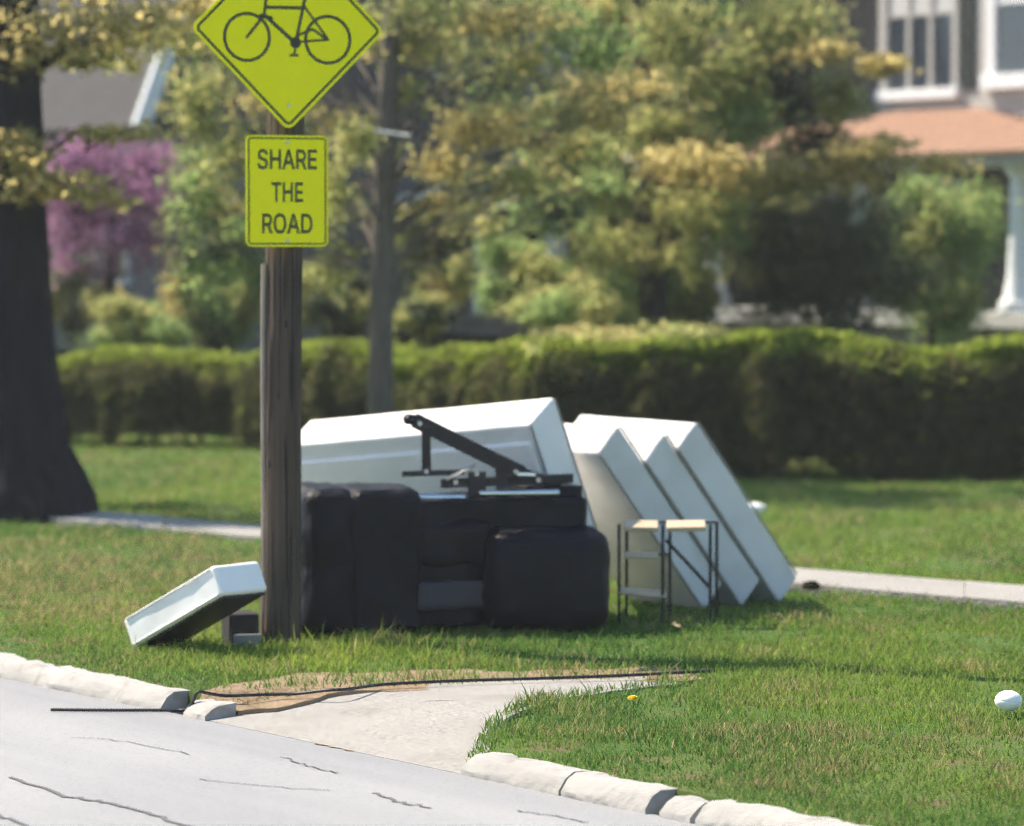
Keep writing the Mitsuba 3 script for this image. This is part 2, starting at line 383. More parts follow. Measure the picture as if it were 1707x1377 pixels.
# sidewalk slabs
labels['sidewalk'] = {'kind': 'structure', 'label': 'narrow pale concrete sidewalk crossing the lawn behind the pile'}
ns = 19
for k in range(ns):
    a, b = k / ns + 0.0001, (k + 1) / ns - 0.0001
    q = [wf[0] + (wf[1] - wf[0]) * a, wf[0] + (wf[1] - wf[0]) * b, wn[0] + (wn[1] - wn[0]) * b, wn[0] + (wn[1] - wn[0]) * a]
    m = extrude(Polygon(q), 0.1)
    m.apply_translation([0, 0, -0.075 + 0.008 * math.sin(k * 2.3)])
    part('sidewalk', 'slab', m, 'm_concrete')

# ------------------------------------------------------------------ leaves
GREENS = {'ochre': [(0.58, 0.48, 0.20), (0.50, 0.43, 0.19), (0.64, 0.54, 0.25), (0.43, 0.39, 0.17)],
          'olive': [(0.38, 0.41, 0.16), (0.44, 0.45, 0.19), (0.31, 0.36, 0.14), (0.48, 0.44, 0.19)],
          'green': [(0.26, 0.38, 0.15), (0.32, 0.43, 0.16), (0.23, 0.33, 0.13), (0.38, 0.43, 0.18)],
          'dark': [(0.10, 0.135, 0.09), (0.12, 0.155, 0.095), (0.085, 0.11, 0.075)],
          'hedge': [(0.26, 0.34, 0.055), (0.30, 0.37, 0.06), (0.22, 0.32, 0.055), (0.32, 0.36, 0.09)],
          'hedgeshade': [(0.095, 0.12, 0.050), (0.12, 0.13, 0.06), (0.075, 0.10, 0.045), (0.17, 0.145, 0.085)],  # darker leaf tone that paints shade on the hedge sides
          'pink': [(0.38, 0.19, 0.35), (0.44, 0.24, 0.40), (0.31, 0.15, 0.29), (0.38, 0.24, 0.30)]}


def leaf_mesh(pos, size, tone, seed, flat=0.5):
    r = np.random.default_rng(seed)
    n = len(pos)
    nrm = r.normal(size=(n, 3)) + np.array([0, 0, flat * 2])
    nrm /= np.linalg.norm(nrm, axis=1, keepdims=True)
    a = np.cross(nrm, r.normal(size=(n, 3)))
    a /= np.linalg.norm(a, axis=1, keepdims=True) + 1e-9
    b = np.cross(nrm, a)
    s = size * r.uniform(0.45, 1.35, (n, 1))
    w = s * r.uniform(0.28, 0.42, (n, 1))
    droop = nrm * s * 0.18
    v = np.stack([pos - a * s * 0.5 - droop, pos + b * w, pos + a * s * 0.5 - droop, pos - b * w], 1).reshape(-1, 3)
    k = np.arange(n)[:, None] * 4
    f = np.vstack([k + [0, 1, 2], k + [0, 2, 3]])
    pal = np.array([GREENS[t] for t in [tone]][0]) if isinstance(tone, str) else None
    col = pal[r.integers(0, len(pal), n)] * r.uniform(0.75, 1.25, (n, 1)) if pal is not None else tone
    return v, f, np.repeat(col, 4, axis=0)


def join(parts):
    vs_, fs_, cs_, k = [], [], [], 0
    for v, f, c in parts:
        vs_.append(v)
        fs_.append(f + k)
        cs_.append(c)
        k += len(v)
    return (np.vstack(vs_), np.vstack(fs_)), np.clip(np.vstack(cs_), 0, 1)


def clump(c, rad, n, r):
    """Leaf positions of one spray: several small tufts inside an ellipsoid, so that gaps show between them."""
    k = max(3, int(n / 12))
    d = r.normal(size=(k, 3))
    d *= (r.uniform(0.1, 1.15, (k, 1)) ** 0.7) / np.linalg.norm(d, axis=1, keepdims=True)
    tuft = c + d * rad
    pick = r.integers(0, k, n)
    return tuft[pick] + r.normal(size=(n, 3)) * np.minimum(np.array(rad) * 0.30, 0.20)


def branch(p, q, r0, r1, seed, sag=0.0, n=8):
    r = np.random.default_rng(seed)
    p, q = np.asarray(p, float), np.asarray(q, float)
    t = np.linspace(0, 1, n)[:, None]
    L = np.linalg.norm(q - p)
    mid = (r.normal(size=3) * 0.06 + np.array([0, 0, 0.10 - sag])) * L
    pts = p + (q - p) * t + mid * (4 * t * (1 - t)) + r.normal(size=(n, 3)) * 0.012 * L * np.sin(t * np.pi)
    return tube(pts, np.linspace(r0, r1, n), 6)


def trunk_mesh(path, radii, seed, lobes=0.08, sides=28, ridge=0.0):
    p = np.asarray(path, float)
    t = np.linspace(0, len(p) - 1, 90 if ridge else 40)
    q = np.stack([np.interp(t, np.arange(len(p)), p[:, k]) for k in range(3)], 1)
    rr = np.interp(t, np.arange(len(p)), radii)
    m = tube(q, rr, sides)
    v = np.array(m.vertices)
    axis = np.stack([np.interp(v[:, 2], q[:, 2], q[:, k]) for k in range(2)], 1)
    d = v[:, :2] - axis
    a = np.arctan2(d[:, 1], d[:, 0])
    s = 1 + lobes * (meshkit.fbm(np.stack([np.cos(a) * 2.2, np.sin(a) * 2.2, v[:, 2] * 0.5], 1) + seed, 3, seed) - 0.5) * 2
    if ridge:
        s = s + ridge * (meshkit.fbm(np.stack([np.cos(a) * 9, np.sin(a) * 9, v[:, 2] * 1.3], 1) + seed, 3, seed + 7) - 0.5) * 2
    v[:, :2] = axis + d * s[:, None]
    m.vertices = v
    return m


def tree(name, label, trunk_path, trunk_r, clumps, leaf, seed, bark='m_bark', category='tree', limbs=True, dens=1.0, lobes=0.08, group=None):
    """clumps: (centre, radii, count, tone). The limbs run from the trunk to every clump."""
    t = thing(name, label, category, group)
    part(t, 'trunk', trunk_mesh(trunk_path, trunk_r, seed, lobes, 110 if trunk_r[0] > 0.5 else 28, 0.075 if trunk_r[0] > 0.5 else 0.0), bark, True)
    tp = np.asarray(trunk_path, float)
    r = np.random.default_rng(seed)
    lv, br = [], []
    for k, (c, rad, n, tone) in enumerate(clumps):
        c = np.asarray(c, float)
        lv.append(leaf_mesh(clump(c, np.asarray(rad), int(n * dens), r), leaf, tone, seed * 100 + k))
        if limbs:
            zt = np.clip(c[2] - np.linalg.norm(c[:2] - tp[-1, :2]) * 0.45, tp[0, 2] + (tp[-1, 2] - tp[0, 2]) * 0.35, tp[-1, 2])
            st = np.array([np.interp(zt, tp[:, 2], tp[:, j]) for j in range(3)])
            rr = min(trunk_r[-1] * 0.5, 0.012 * np.linalg.norm(c - st) + 0.012)
            br.append(branch(st, c, rr, 0.006, seed * 77 + k))
            for j in range(3):
                e = c + r.normal(size=3) * np.asarray(rad) * 0.7
                br.append(branch(c * 0.7 + st * 0.3, e, rr * 0.4, 0.004, seed * 31 + k * 5 + j, n=5))
    if br:
        part(t, 'branches', cat(br), bark, True, kind='stuff')
    m, col = join(lv)
    part(t, 'crown', m, 'm_leaf', False, color=col, kind='stuff')
    return t


def spray(px, py, rx, ry, depth, tone, k=1.0, deep=0.7):
    s = F / depth
    rx, ry = rx / s, ry / s
    n = int(k * 6200 * rx * max(ry, 0.12))
    return at(px, py, depth), (rx, max(0.25, min(rx, 0.8)) * deep, ry), max(n, 60), tone


# big old maple at the left edge
mb = on_ground(15, 860)
mz = lambda px, py, d=32.2: at(px, py, d)
maple_path = [[mb[0] - 0.02, mb[1], -0.25], [mb[0], mb[1], 0.12], [mb[0] - 0.03, mb[1], 0.55], [mb[0] - 0.06, mb[1], 1.3], [mb[0] - 0.08, mb[1], 2.6], [mb[0] - 0.1, mb[1] + 0.05, 4.6], [mb[0] - 0.05, mb[1] + 0.2, 6.5]]
mc = [spray(100, 50, 150, 45, 31.3, 'ochre'), spray(230, 25, 110, 45, 31.0, 'ochre'), spray(10, 110, 60, 40, 31.2, 'ochre'), spray(330, 15, 70, 40, 31.5, 'ochre', 0.8),
      spray(160, 95, 90, 30, 31.6, 'olive'), spray(40, 262, 55, 28, 31.0, 'ochre', 1.3), spray(110, 300, 75, 22, 30.9, 'ochre', 1.1), spray(205, 222, 70, 14, 31.2, 'ochre', 0.9), spray(20, 225, 50, 14, 31.1, 'ochre'),
      spray(70, 325, 55, 16, 31.0, 'ochre'), spray(180, 330, 60, 16, 31.1, 'ochre', 0.7), spray(-150, 150, 120, 90, 31.5, 'ochre'), spray(20, -80, 200, 60, 33.2, 'ochre', 0.5), spray(-220, -60, 160, 90, 33, 'olive', 0.5), spray(240, -70, 120, 50, 32.6, 'olive', 0.5),
      spray(-300, 20, 120, 120, 34, 'olive', 0.7)]
tree('maple_tree', 'big dark-trunked tree at the left edge with drooping ochre leaves', maple_path, [0.86, 0.72, 0.50, 0.415, 0.375, 0.33, 0.2], mc, 0.085, 3, lobes=0.12, dens=0.8)

# slender street tree behind the pile
ab = on_ground(634, 806)
ap = [[ab[0], ab[1], -0.1], [ab[0], ab[1], 0.6], [ab[0] + 0.01, ab[1], 1.5], [ab[0] + 0.05, ab[1], 2.8], [ab[0] + 0.1, ab[1], 4.0], [ab[0] + 0.25, ab[1] + 0.1, 5.6]]
D = 36.0
ac = [spray(800, 210, 70, 38, D - 1, 'ochre', 1.5), spray(738, 278, 55, 26, D - 1, 'ochre', 1.2), spray(835, 25, 105, 26, D - 0.5, 'ochre', 1.2), spray(690, 70, 70, 40, D, 'olive'), spray(700, 10, 80, 30, D - 1, 'olive'),
      spray(560, 310, 26, 60, D - 0.8, 'olive'), spray(590, 230, 40, 40, D - 1, 'olive'), spray(325, 190, 45, 60, D, 'olive'), spray(330, 330, 45, 90, D + 0.6, 'green', 0.9), spray(390, 260, 50, 60, D + 0.3, 'olive', 0.8),
      spray(350, 440, 50, 50, D + 0.5, 'green', 0.8), spray(680, 160, 45, 30, D, 'olive', 0.8), spray(620, 40, 50, 40, D + 0.4, 'olive'), spray(560, 430, 40, 60, D + 0.7, 'olive', 0.7), spray(880, 110, 60, 35, D, 'olive'),
      spray(930, 30, 70, 40, D, 'green'), spray(1000, 90, 70, 45, D - 0.3, 'green', 1.1), spray(1040, 148, 80, 24, D - 0.8, 'ochre', 1.3), spray(1005, 195, 50, 22, D - 0.8, 'ochre', 1.1), spray(940, 190, 45, 30, D, 'olive'),
      spray(870, 300, 50, 30, D, 'olive', 0.8), spray(300, 60, 60, 40, D + 0.5, 'olive'), spray(720, 340, 40, 22, D, 'ochre', 0.5), spray(790, 330, 50, 18, D + 0.5, 'olive', 0.6)]
rr_ = np.random.default_rng(8)
for k in range(8):
    ac.append((np.array([ab[0] + rr_.uniform(-2.4, 2.2), ab[1] + rr_.uniform(-0.9, 1.6), rr_.uniform(5.6, 8.2)]), (0.8, 0.7, 0.4), 700, ['olive', 'ochre', 'green'][k % 3]))
for k in range(46):
    px, py = rr_.uniform(300, 1010), rr_.uniform(-20, 420)
    if 590 < px < 800 and py > 300:
        continue
    ac.append(spray(px, py, rr_.uniform(40, 75), rr_.uniform(20, 42), D + rr_.uniform(0.2, 2.2), ['olive', 'green', 'olive', 'dark', 'ochre'][k % 5], 0.55))
tree('street_tree', 'slender young tree with a sunlit left edge standing behind the pile', ap, [0.16, 0.115, 0.105, 0.10, 0.085, 0.04], ac, 0.075, 5, bark='m_barkPale')

# second garden tree behind the hedge
D = 44.0
bb = at(1085, 640, D)
bp = [[bb[0], bb[1], -0.1], [bb[0], bb[1], 1.0], [bb[0] + 0.02, bb[1], 2.2], [bb[0] - 0.04, bb[1], 3.4], [bb[0] - 0.1, bb[1], 5.0], [bb[0] - 0.1, bb[1], 6.6]]
bc = [spray(950, 250, 70, 45, D - 1, 'green', 1.1), spray(985, 310, 70, 40, D - 1, 'olive'), spray(900, 345, 60, 40, D - 0.5, 'green', 0.8), spray(1150, 270, 80, 30, D - 1.5, 'ochre', 1.1), spray(1250, 285, 90, 30, D - 1, 'ochre', 1.1),
      spray(1150, 350, 70, 35, D - 1, 'olive'), spray(1020, 415, 70, 40, D - 0.6, 'olive', 0.9), spray(1195, 120, 70, 50, D - 0.8, 'olive', 1.2), spray(1240, 200, 70, 50, D - 0.5, 'green', 1.1), spray(1300, 50, 80, 45, D - 0.6, 'olive', 1.2),
      spray(1375, 85, 60, 22, D - 1, 'ochre', 1.7), spray(1478, 108, 50, 16, D - 1.2, 'ochre', 1.6), spray(1400, 165, 40, 40, D - 0.6, 'olive', 1.2), spray(1120, 60, 60, 60, D - 0.5, 'olive', 1.1), spray(1080, 220, 60, 40, D - 0.3, 'olive'),
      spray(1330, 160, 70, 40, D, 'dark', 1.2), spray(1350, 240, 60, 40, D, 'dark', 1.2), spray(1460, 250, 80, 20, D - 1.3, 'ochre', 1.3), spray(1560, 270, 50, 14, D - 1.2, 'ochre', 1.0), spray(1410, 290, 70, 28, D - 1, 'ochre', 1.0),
      spray(1330, 300, 60, 30, D - 0.8, 'olive'), spray(1160, 430, 50, 40, D - 0.8, 'olive', 0.8), spray(1210, 370, 50, 40, D - 0.8, 'green', 0.8), spray(1000, 480, 60, 30, D, 'olive', 0.8), spray(1270, 120, 50, 40, D, 'dark', 1.0), spray(1320, 10, 60, 30, D, 'olive')]
for k in range(6):
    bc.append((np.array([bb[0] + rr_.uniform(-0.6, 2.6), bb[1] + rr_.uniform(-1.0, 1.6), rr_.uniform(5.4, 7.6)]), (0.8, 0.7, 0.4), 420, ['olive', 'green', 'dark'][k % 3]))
for k in range(50):
    px, py = rr_.uniform(860, 1420), rr_.uniform(-20, 470)
    if px > 1290 and py < 120:
        continue
    bc.append(spray(px, py, rr_.uniform(45, 80), rr_.uniform(22, 45), D + rr_.uniform(0.2, 2.0), ['olive', 'green', 'dark', 'olive', 'ochre'][k % 5], 0.6))
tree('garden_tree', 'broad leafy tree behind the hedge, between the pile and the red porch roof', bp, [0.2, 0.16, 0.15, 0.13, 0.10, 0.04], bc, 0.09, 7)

# redbud with pink blossom
D = 48.0
rb = at(190, 560, D)
rc = [spray(180, 290, 70, 40, D, 'pink', 1.0), spray(130, 340, 50, 35, D, 'pink', 1.0), spray(230, 330, 55, 35, D - 0.5, 'pink', 0.9), spray(130, 400, 45, 30, D, 'pink', 0.9), spray(210, 400, 60, 35, D - 0.4, 'pink', 1.0),
      spray(270, 390, 40, 30, D, 'pink', 0.8), spray(160, 245, 50, 22, D, 'pink', 0.8), spray(190, 450, 50, 18, D, 'pink', 0.4), spray(255, 265, 40, 35, D, 'pink', 0.6), spray(110, 300, 40, 40, D, 'pink', 0.7), spray(285, 330, 30, 40, D, 'pink', 0.6), spray(160, 360, 70, 50, D + 0.3, 'pink', 0.9), spray(120, 270, 40, 40, D - 0.4, 'pink', 1.0), spray(240, 300, 55, 45, D, 'pink', 0.9), spray(110, 440, 40, 25, D - 0.3, 'pink', 0.6), spray(265, 430, 40, 22, D, 'pink', 0.5)]
tree('redbud_tree', 'small tree with purple-pink blossom beside the big trunk', [[rb[0], rb[1], 0.0], [rb[0] + 0.02, rb[1], 0.8], [rb[0] - 0.05, rb[1], 1.6], [rb[0] + 0.02, rb[1], 2.6]], [0.12, 0.09, 0.07, 0.04], rc, 0.07, 9)


# shrubs behind the hedge
def shrub(name, label, px, py, rx, ry, depth, tone, n, leaf, seed, tones=None):
    c = at(px, py, depth)
    s = F / depth
    r = np.random.default_rng(seed)
    gz = float(ground_z(c[0], c[1]))
    base = np.array([c[0], c[1], gz - 0.05])
    cl = []
    for k in range(max(6, n)):
        d = r.normal(size=3)
        d /= np.linalg.norm(d)
        d *= r.uniform(0.45, 0.95)
        p = c + d * np.array([rx / s, min(rx / s, 1.2), ry / s])
        p[2] = max(p[2], gz + 0.25)
        cl.append((p, np.array([rx / s, min(rx / s, 1.0), ry / s]) * 0.36, int(1500 * (rx / s) * (ry / s) / n * 12), (tones or [tone])[k % len(tones or [tone])]))
    return tree(name, label, [base, base + [0.02, 0, 0.3], base + [0, 0.02, max(0.5, c[2] - gz - 0.2)]], [0.06, 0.05, 0.03], cl, leaf, seed, category='shrub', limbs=True)


shrub('evergreen_shrub', 'rounded dark evergreen shrub above the right end of the hedge', 1370, 440, 160, 115, 44.5, 'dark', 22, 0.07, 21)
shrub('leafy_shrub', 'bright mid-green shrub beside the white porch column', 1550, 420, 115, 135, 45.5, 'green', 26, 0.075, 22, ['green', 'green', 'olive'])
shrub('leafy_shrub', 'yellowish-green shrub behind the hedge right of the left porch column', 880, 470, 90, 80, 45.0, 'green', 10, 0.08, 23, ['green', 'olive'])
shrub('leafy_shrub', 'low grey-green shrub over the left hedge beneath the pink blossom', 230, 540, 95, 45, 46.5, 'olive', 9, 0.07, 24, ['green', 'olive'])
shrub('leafy_shrub', 'tall loose green shrub left of the utility pole', 370, 470, 75, 110, 47.0, 'green', 10, 0.08, 25, ['green', 'olive', 'dark'])
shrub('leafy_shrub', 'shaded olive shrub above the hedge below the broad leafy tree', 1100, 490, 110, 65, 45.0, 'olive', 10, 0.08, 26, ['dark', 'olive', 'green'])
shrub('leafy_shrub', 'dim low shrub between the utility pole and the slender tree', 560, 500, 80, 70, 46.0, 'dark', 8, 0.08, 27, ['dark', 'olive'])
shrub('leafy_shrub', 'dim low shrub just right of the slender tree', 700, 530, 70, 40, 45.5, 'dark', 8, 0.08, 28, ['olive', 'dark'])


shrub('leafy_shrub', 'broad yellow-green shrub reaching down to the hedge left of the broad leafy tree', 960, 520, 110, 60, 43.0, 'green', 16, 0.08, 30, ['green', 'olive', 'olive'])
shrub('leafy_shrub', 'sparse olive shrub half hiding the porch right of the slender tree', 725, 430, 75, 95, 47.5, 'olive', 14, 0.07, 31, ['olive', 'dark', 'olive', 'ochre'])
shrub('leafy_shrub', 'sparse brownish-green shrub under the pink blossom, nearest the big trunk', 130, 500, 70, 70, 49.5, 'olive', 10, 0.07, 32, ['olive', 'dark', 'ochre'])
shrub('leafy_shrub', 'loose ochre and green shrub between the pink blossom and the signs', 330, 400, 70, 130, 50.0, 'olive', 16, 0.075, 33, ['olive', 'ochre', 'green'])
shrub('flowering_shrub', 'thin ochre-leaved shrub spilling over the hedge behind the leaning slabs', 1110, 572, 190, 34, 38.6, 'ochre', 14, 0.07, 29, ['ochre', 'olive', 'olive'])


# hedges
def hedge(label, path, h, w, tone_top, tone_side, n, seed):
    t = thing('hedge', label, 'hedge')
    r = np.random.default_rng(seed)
    p = np.asarray(path, float)
    tq = np.linspace(0, len(p) - 1, 40)
    p = np.stack([PchipInterpolator(np.arange(len(p)), p[:, j])(tq) for j in range(2)], 1)
    seg = np.diff(p, axis=0)
    L = np.linalg.norm(seg, axis=1)
    cum = np.concatenate([[0], np.cumsum(L)])

    def point(s):
        k = np.clip(np.searchsorted(cum, s, 'right') - 1, 0, len(L) - 1)
        f_ = (s - cum[k]) / L[k]
        d = seg[k] / L[k][:, None]
        return p[k] + seg[k] * f_[:, None], np.stack([d[:, 1], -d[:, 0]], 1)          # normal to the near side

    s = r.uniform(0, cum[-1], n)
    q, nn = point(s)
    face = r.random(n)
    hh = np.interp(s / cum[-1], [0, 0.45, 0.62, 1], h) + 0.18 * (meshkit.fbm(np.stack([s * 0.8, s * 0, s * 0], 1), 3, seed) - 0.5) * 2
    bulge = 0.22 * (meshkit.fbm(np.stack([s * 1.3, r.uniform(0, 1, n) * 0, s * 0], 1), 3, seed + 1) - 0.5) * 2
    z = np.where(face < 0.30, hh - np.abs(r.normal(size=n)) * 0.07 - 0.05, hh * r.uniform(0.03, 1.0, n))
    off = np.where(face < 0.30, r.uniform(-w / 2, w * 0.32, n), np.where(face < 0.92, w / 2 + bulge - np.abs(r.normal(size=n)) * 0.09 - 0.34 * np.clip(z / hh, 0, 1) ** 6, -w / 2 + np.abs(r.normal(size=n)) * 0.07))
    dent = meshkit.fbm(np.stack([s * 2.4, z * 2.4, s * 0], 1), 3, seed + 2)
    off -= np.where((face >= 0.30) & (face < 0.92), np.clip(dent - 0.5, 0, 1) * 0.4, 0)
    keep = ~((face >= 0.30) & (z < 0.14 * hh) & (dent > 0.56))
    pos = np.column_stack([q + nn * off[:, None], z + ground_z(q[:, 0], q[:, 1])])[keep]
    tn = (r.random(len(pos)) < np.clip((z - hh + 0.32 + 0.5 * (dent - 0.5)) / 0.26, 0.05, 0.97)[keep])  # sunlit top and shaded front put into leaf colour by height
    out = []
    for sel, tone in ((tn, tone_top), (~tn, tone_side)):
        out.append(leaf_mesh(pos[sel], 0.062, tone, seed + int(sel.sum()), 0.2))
    m, col = join(out)
    part(t, 'foliage', m, 'm_leaf', False, color=col, kind='stuff')
    st = []
    for k in range(int(cum[-1] / 0.16)):
        a, an = point(np.array([r.uniform(0, cum[-1])]))
        o = a[0] + an[0] * r.uniform(-w * 0.3, w * 0.3)
        gz = float(ground_z(o[0], o[1]))
        e = np.array([o[0], o[1], gz]) + np.array([r.normal() * 0.12, r.normal() * 0.12, np.mean(h) * 0.9])
        st.append(tube([[o[0], o[1], gz - 0.05], (np.array([o[0], o[1], gz]) + e) / 2 + r.normal(size=3) * 0.03, e], [0.016, 0.011, 0.004], 5))
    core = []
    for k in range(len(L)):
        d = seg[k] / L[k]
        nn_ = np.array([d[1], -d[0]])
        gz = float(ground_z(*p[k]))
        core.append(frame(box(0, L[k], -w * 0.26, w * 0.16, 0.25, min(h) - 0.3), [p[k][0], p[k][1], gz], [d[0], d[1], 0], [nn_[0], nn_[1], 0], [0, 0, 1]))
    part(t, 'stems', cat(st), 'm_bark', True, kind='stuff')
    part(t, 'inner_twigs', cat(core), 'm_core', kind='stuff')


hl = [at(-260, 740, 44.5)[:2], at(120, 740, 43.6)[:2], at(440, 740, 42.6)[:2], at(700, 740, 41.0)[:2], at(930, 740, 39.2)[:2]]
hedge('clipped hedge running from the big trunk behind the pole, its top leaves tinted yellow-green as if sunlit', hl, [0.98, 1.0, 1.14, 1.18], 0.95, 'hedge', 'hedgeshade', 95000, 41)
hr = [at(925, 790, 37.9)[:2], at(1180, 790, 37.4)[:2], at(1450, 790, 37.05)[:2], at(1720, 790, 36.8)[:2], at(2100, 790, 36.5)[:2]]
hedge('tall dense dark hedge right of the leaning slabs with its top leaves tinted bright green as if sunlit', hr, [1.24, 1.26, 1.30, 1.30], 1.05, 'hedge', 'hedgeshade', 110000, 42)

# ------------------------------------------------------------------ houses (all aligned with the road)
A3, B3, Z3 = np.array([0.534, -0.8455, 0]), np.array([-0.8455, -0.534, 0]), np.array([0, 0, 1.0])    # along the facade to the right, out of the facade, up


class House:
    def __init__(self, key, o):
        self.key, self.o = key, np.array([o[0], o[1], 0.0])

    def put(self, name, mesh, bsdf, smooth=False, parent=None, **props):
        return part(parent or self.key, name, frame(mesh, self.o, A3, B3, Z3), bsdf, smooth, **props)

    def window(self, a0, a1, z0, z1, b, panes=2, trim=0.09, sill=0.1, upper='m_panePale', lower='m_pane', frame_mat='m_trim'):
        fr = [box(a0 - trim, a0, b, b + 0.07, z0, z1), box(a1, a1 + trim, b, b + 0.07, z0, z1), box(a0 - trim, a1 + trim, b, b + 0.08, z1, z1 + trim)]
        w = (a1 - a0) / panes
        for k in range(1, panes):
            fr.append(box(a0 + k * w - 0.04, a0 + k * w + 0.04, b, b + 0.06, z0, z1))
        zm = (z0 + z1) / 2
        for k in range(panes):
            fr.append(box(a0 + k * w + 0.041, a0 + (k + 1) * w - 0.041, b, b + 0.045, zm - 0.025, zm + 0.025))
        win = self.put('window', cat(fr), frame_mat)
        self.put('sill', box(a0 - trim - 0.05, a1 + trim + 0.05, b, b + 0.14, z0 - sill, z0 - 0.002, 0.008), 'm_trim', parent=win)
        for k in range(panes):
            self.put('pane', box(a0 + k * w + 0.042, a0 + (k + 1) * w - 0.042, b + 0.002, b + 0.018, z0 + 0.002, zm - 0.026), lower, parent=win)
            self.put('pane', box(a0 + k * w + 0.042, a0 + (k + 1) * w - 0.042, b + 0.002, b + 0.022, zm + 0.026, z1 - 0.002), upper, parent=win)
        return win

    def column(self, a, b, z0, z1, r=0.12, m_='m_trim', fl=2.0):
        prof = [(0, z0), (r * fl, z0), (r * fl, z0 + 0.12), (r * (0.5 + fl * 0.55), z0 + 0.16), (r * 1.2, z0 + 0.42), (r * 1.12, z0 + 0.6), (r, z0 + 0.9), (r * 0.9, z1 - 0.15), (r * 1.5, z1 - 0.1), (r * 1.5, z1), (0, z1)]
        m = trimesh.creation.revolve(np.array(prof), sections=20)
        m.apply_translation([a, b, 0])
        return self.put('column', m, m_, 50)


# right: grey-brown house with a bay and a red tiled porch roof
q = at(1500, 421, 55.0)
C_ = House(thing('brown_house', 'grey-brown stucco house at upper right with red tiled porch roof', 'house'), q)
C_.put('wall', box(-2.9, 9.0, -8.0, 0.0, 0.2, 7.4), 'm_stucco')
gable = trimesh.convex.convex_hull(np.array([[-3.4, 0.6, 7.4], [9.5, 0.6, 7.4], [-3.4, -8.6, 7.4], [9.5, -8.6, 7.4], [-3.4, -4, 10.2], [9.5, -4, 10.2], [-3.4, 0.6, 7.55], [9.5, 0.6, 7.55], [-3.4, -8.6, 7.55], [9.5, -8.6, 7.55]]))
C_.put('roof', gable, 'm_shingle')
C_.put('bay', box(0.05, 5.0, -0.05, 0.42, 3.5, 7.0), 'm_trimPale')
C_.window(0.30, 1.74, 4.28, 6.3, 0.42, 3, 0.11, 0.14, frame_mat='m_trimPale')
C_.put('shutter', box(1.92, 2.16, 0.42, 0.47, 4.25, 6.3), 'm_shutter')
C_.window(2.62, 3.8, 4.42, 6.3, 0.42, 1, 0.16, 0.2)
C_.window(-2.3, -1.5, 1.7, 3.0, 0.0, 1)
C_.window(0.3, 1.4, 1.75, 3.0, 0.0, 1)
C_.put('door', box(3.2, 4.2, 0.0, 0.06, 1.36, 3.35, 0.01), 'm_shutter')
# porch: floor, columns, fascia, hipped roof of stepped tile courses
C_.put('porch_floor', box(-1.6, 7.2, 0.004, 2.45, 1.14, 1.34, 0.01), 'm_trimPale')
C_.put('porch_base', box(-1.5, 7.1, 0.004, 2.3, 0.2, 1.138), 'm_stucco')
for a in (-1.3, 2.0, 5.25):
    C_.column(a, 2.22, 1.342, 3.17, 0.125)
C_.put('fascia', box(-1.75, 7.35, 0.43, 2.6, 3.17, 3.30), 'm_trimPale')
nC = 9
pr = num(C_.key + '__porch_roof')
for k in range(nC):
    t0, t1 = k / nC, (k + 1.12) / nC
    f0 = lambda t: (-1.9 + 3.0 * t * 0.5, 7.5 - 5.3 * t, 2.75 - 2.32 * t, 3.305 + 0.68 * t)       # left, right, out, height of a course
    l0, r0, b0, z0 = f0(t0)
    l1, r1, b1, z1 = f0(t1)
    m = trimesh.convex.convex_hull(np.array([[l0, b0, z0], [r0, b0, z0], [l0, b0, z0 + 0.045], [r0, b0, z0 + 0.045], [l1, b1, z1], [r1, b1, z1], [l1, b1, z1 + 0.012], [r1, b1, z1 + 0.012], [l0, 0.43, z0], [r0, 0.43, z0]]))
    scene[num(C_.key + '__porch_roof__tile_course')] = mikit.ply(frame(m, C_.o, A3, B3, Z3), 'm_tileRed')

# middle: dim brown house with a porch, mostly behind leaves
q = at(640, 421, 64.0)
B_ = House(thing('porch_house', 'dim brown house with a porch behind the slender tree', 'house'), q)
B_.put('wall', box(-7.5, 9.5, -8.0, 0.0, 0.2, 6.6), 'm_brownWall')
B_.put('roof', trimesh.convex.convex_hull(np.array([[-8, 0.6, 6.6], [10, 0.6, 6.6], [-8, -8.6, 6.6], [10, -8.6, 6.6], [-8, -4, 9.6], [10, -4, 9.6]])), 'm_shingle')
B_.window(-4.5, -3.4, 3.9, 5.4, 0.0, 1, frame_mat='m_trimPale')
B_.window(0.5, 1.7, 3.9, 5.4, 0.0, 2, frame_mat='m_trimPale')
B_.window(4.5, 5.7, 3.9, 5.4, 0.0, 2, frame_mat='m_trimPale')
B_.put('porch_shade', box(-2.0, 9.0, 0.002, 0.02, 1.22, 2.9), 'm_dark')  # flat dark sheet on the wall, painting the shade under the porch
B_.put('porch_floor', box(-3, 9.2, 0.004, 2.6, 0.9, 1.2, 0.01), 'm_brownWall')
B_.put('porch_roof', trimesh.convex.convex_hull(np.array([[-3.2, 0.004, 3.5], [9.4, 0.004, 3.5], [-3.2, 2.8, 2.85], [9.4, 2.8, 2.85], [-3.2, 0.004, 2.9], [9.4, 0.004, 2.9], [-3.2, 2.8, 2.72], [9.4, 2.8, 2.72]])), 'm_trimPale')
for a in (6.9, 8.8):
    B_.column(a, 2.4, 1.202, 2.72, 0.15, 'm_trimPale', 1.25)

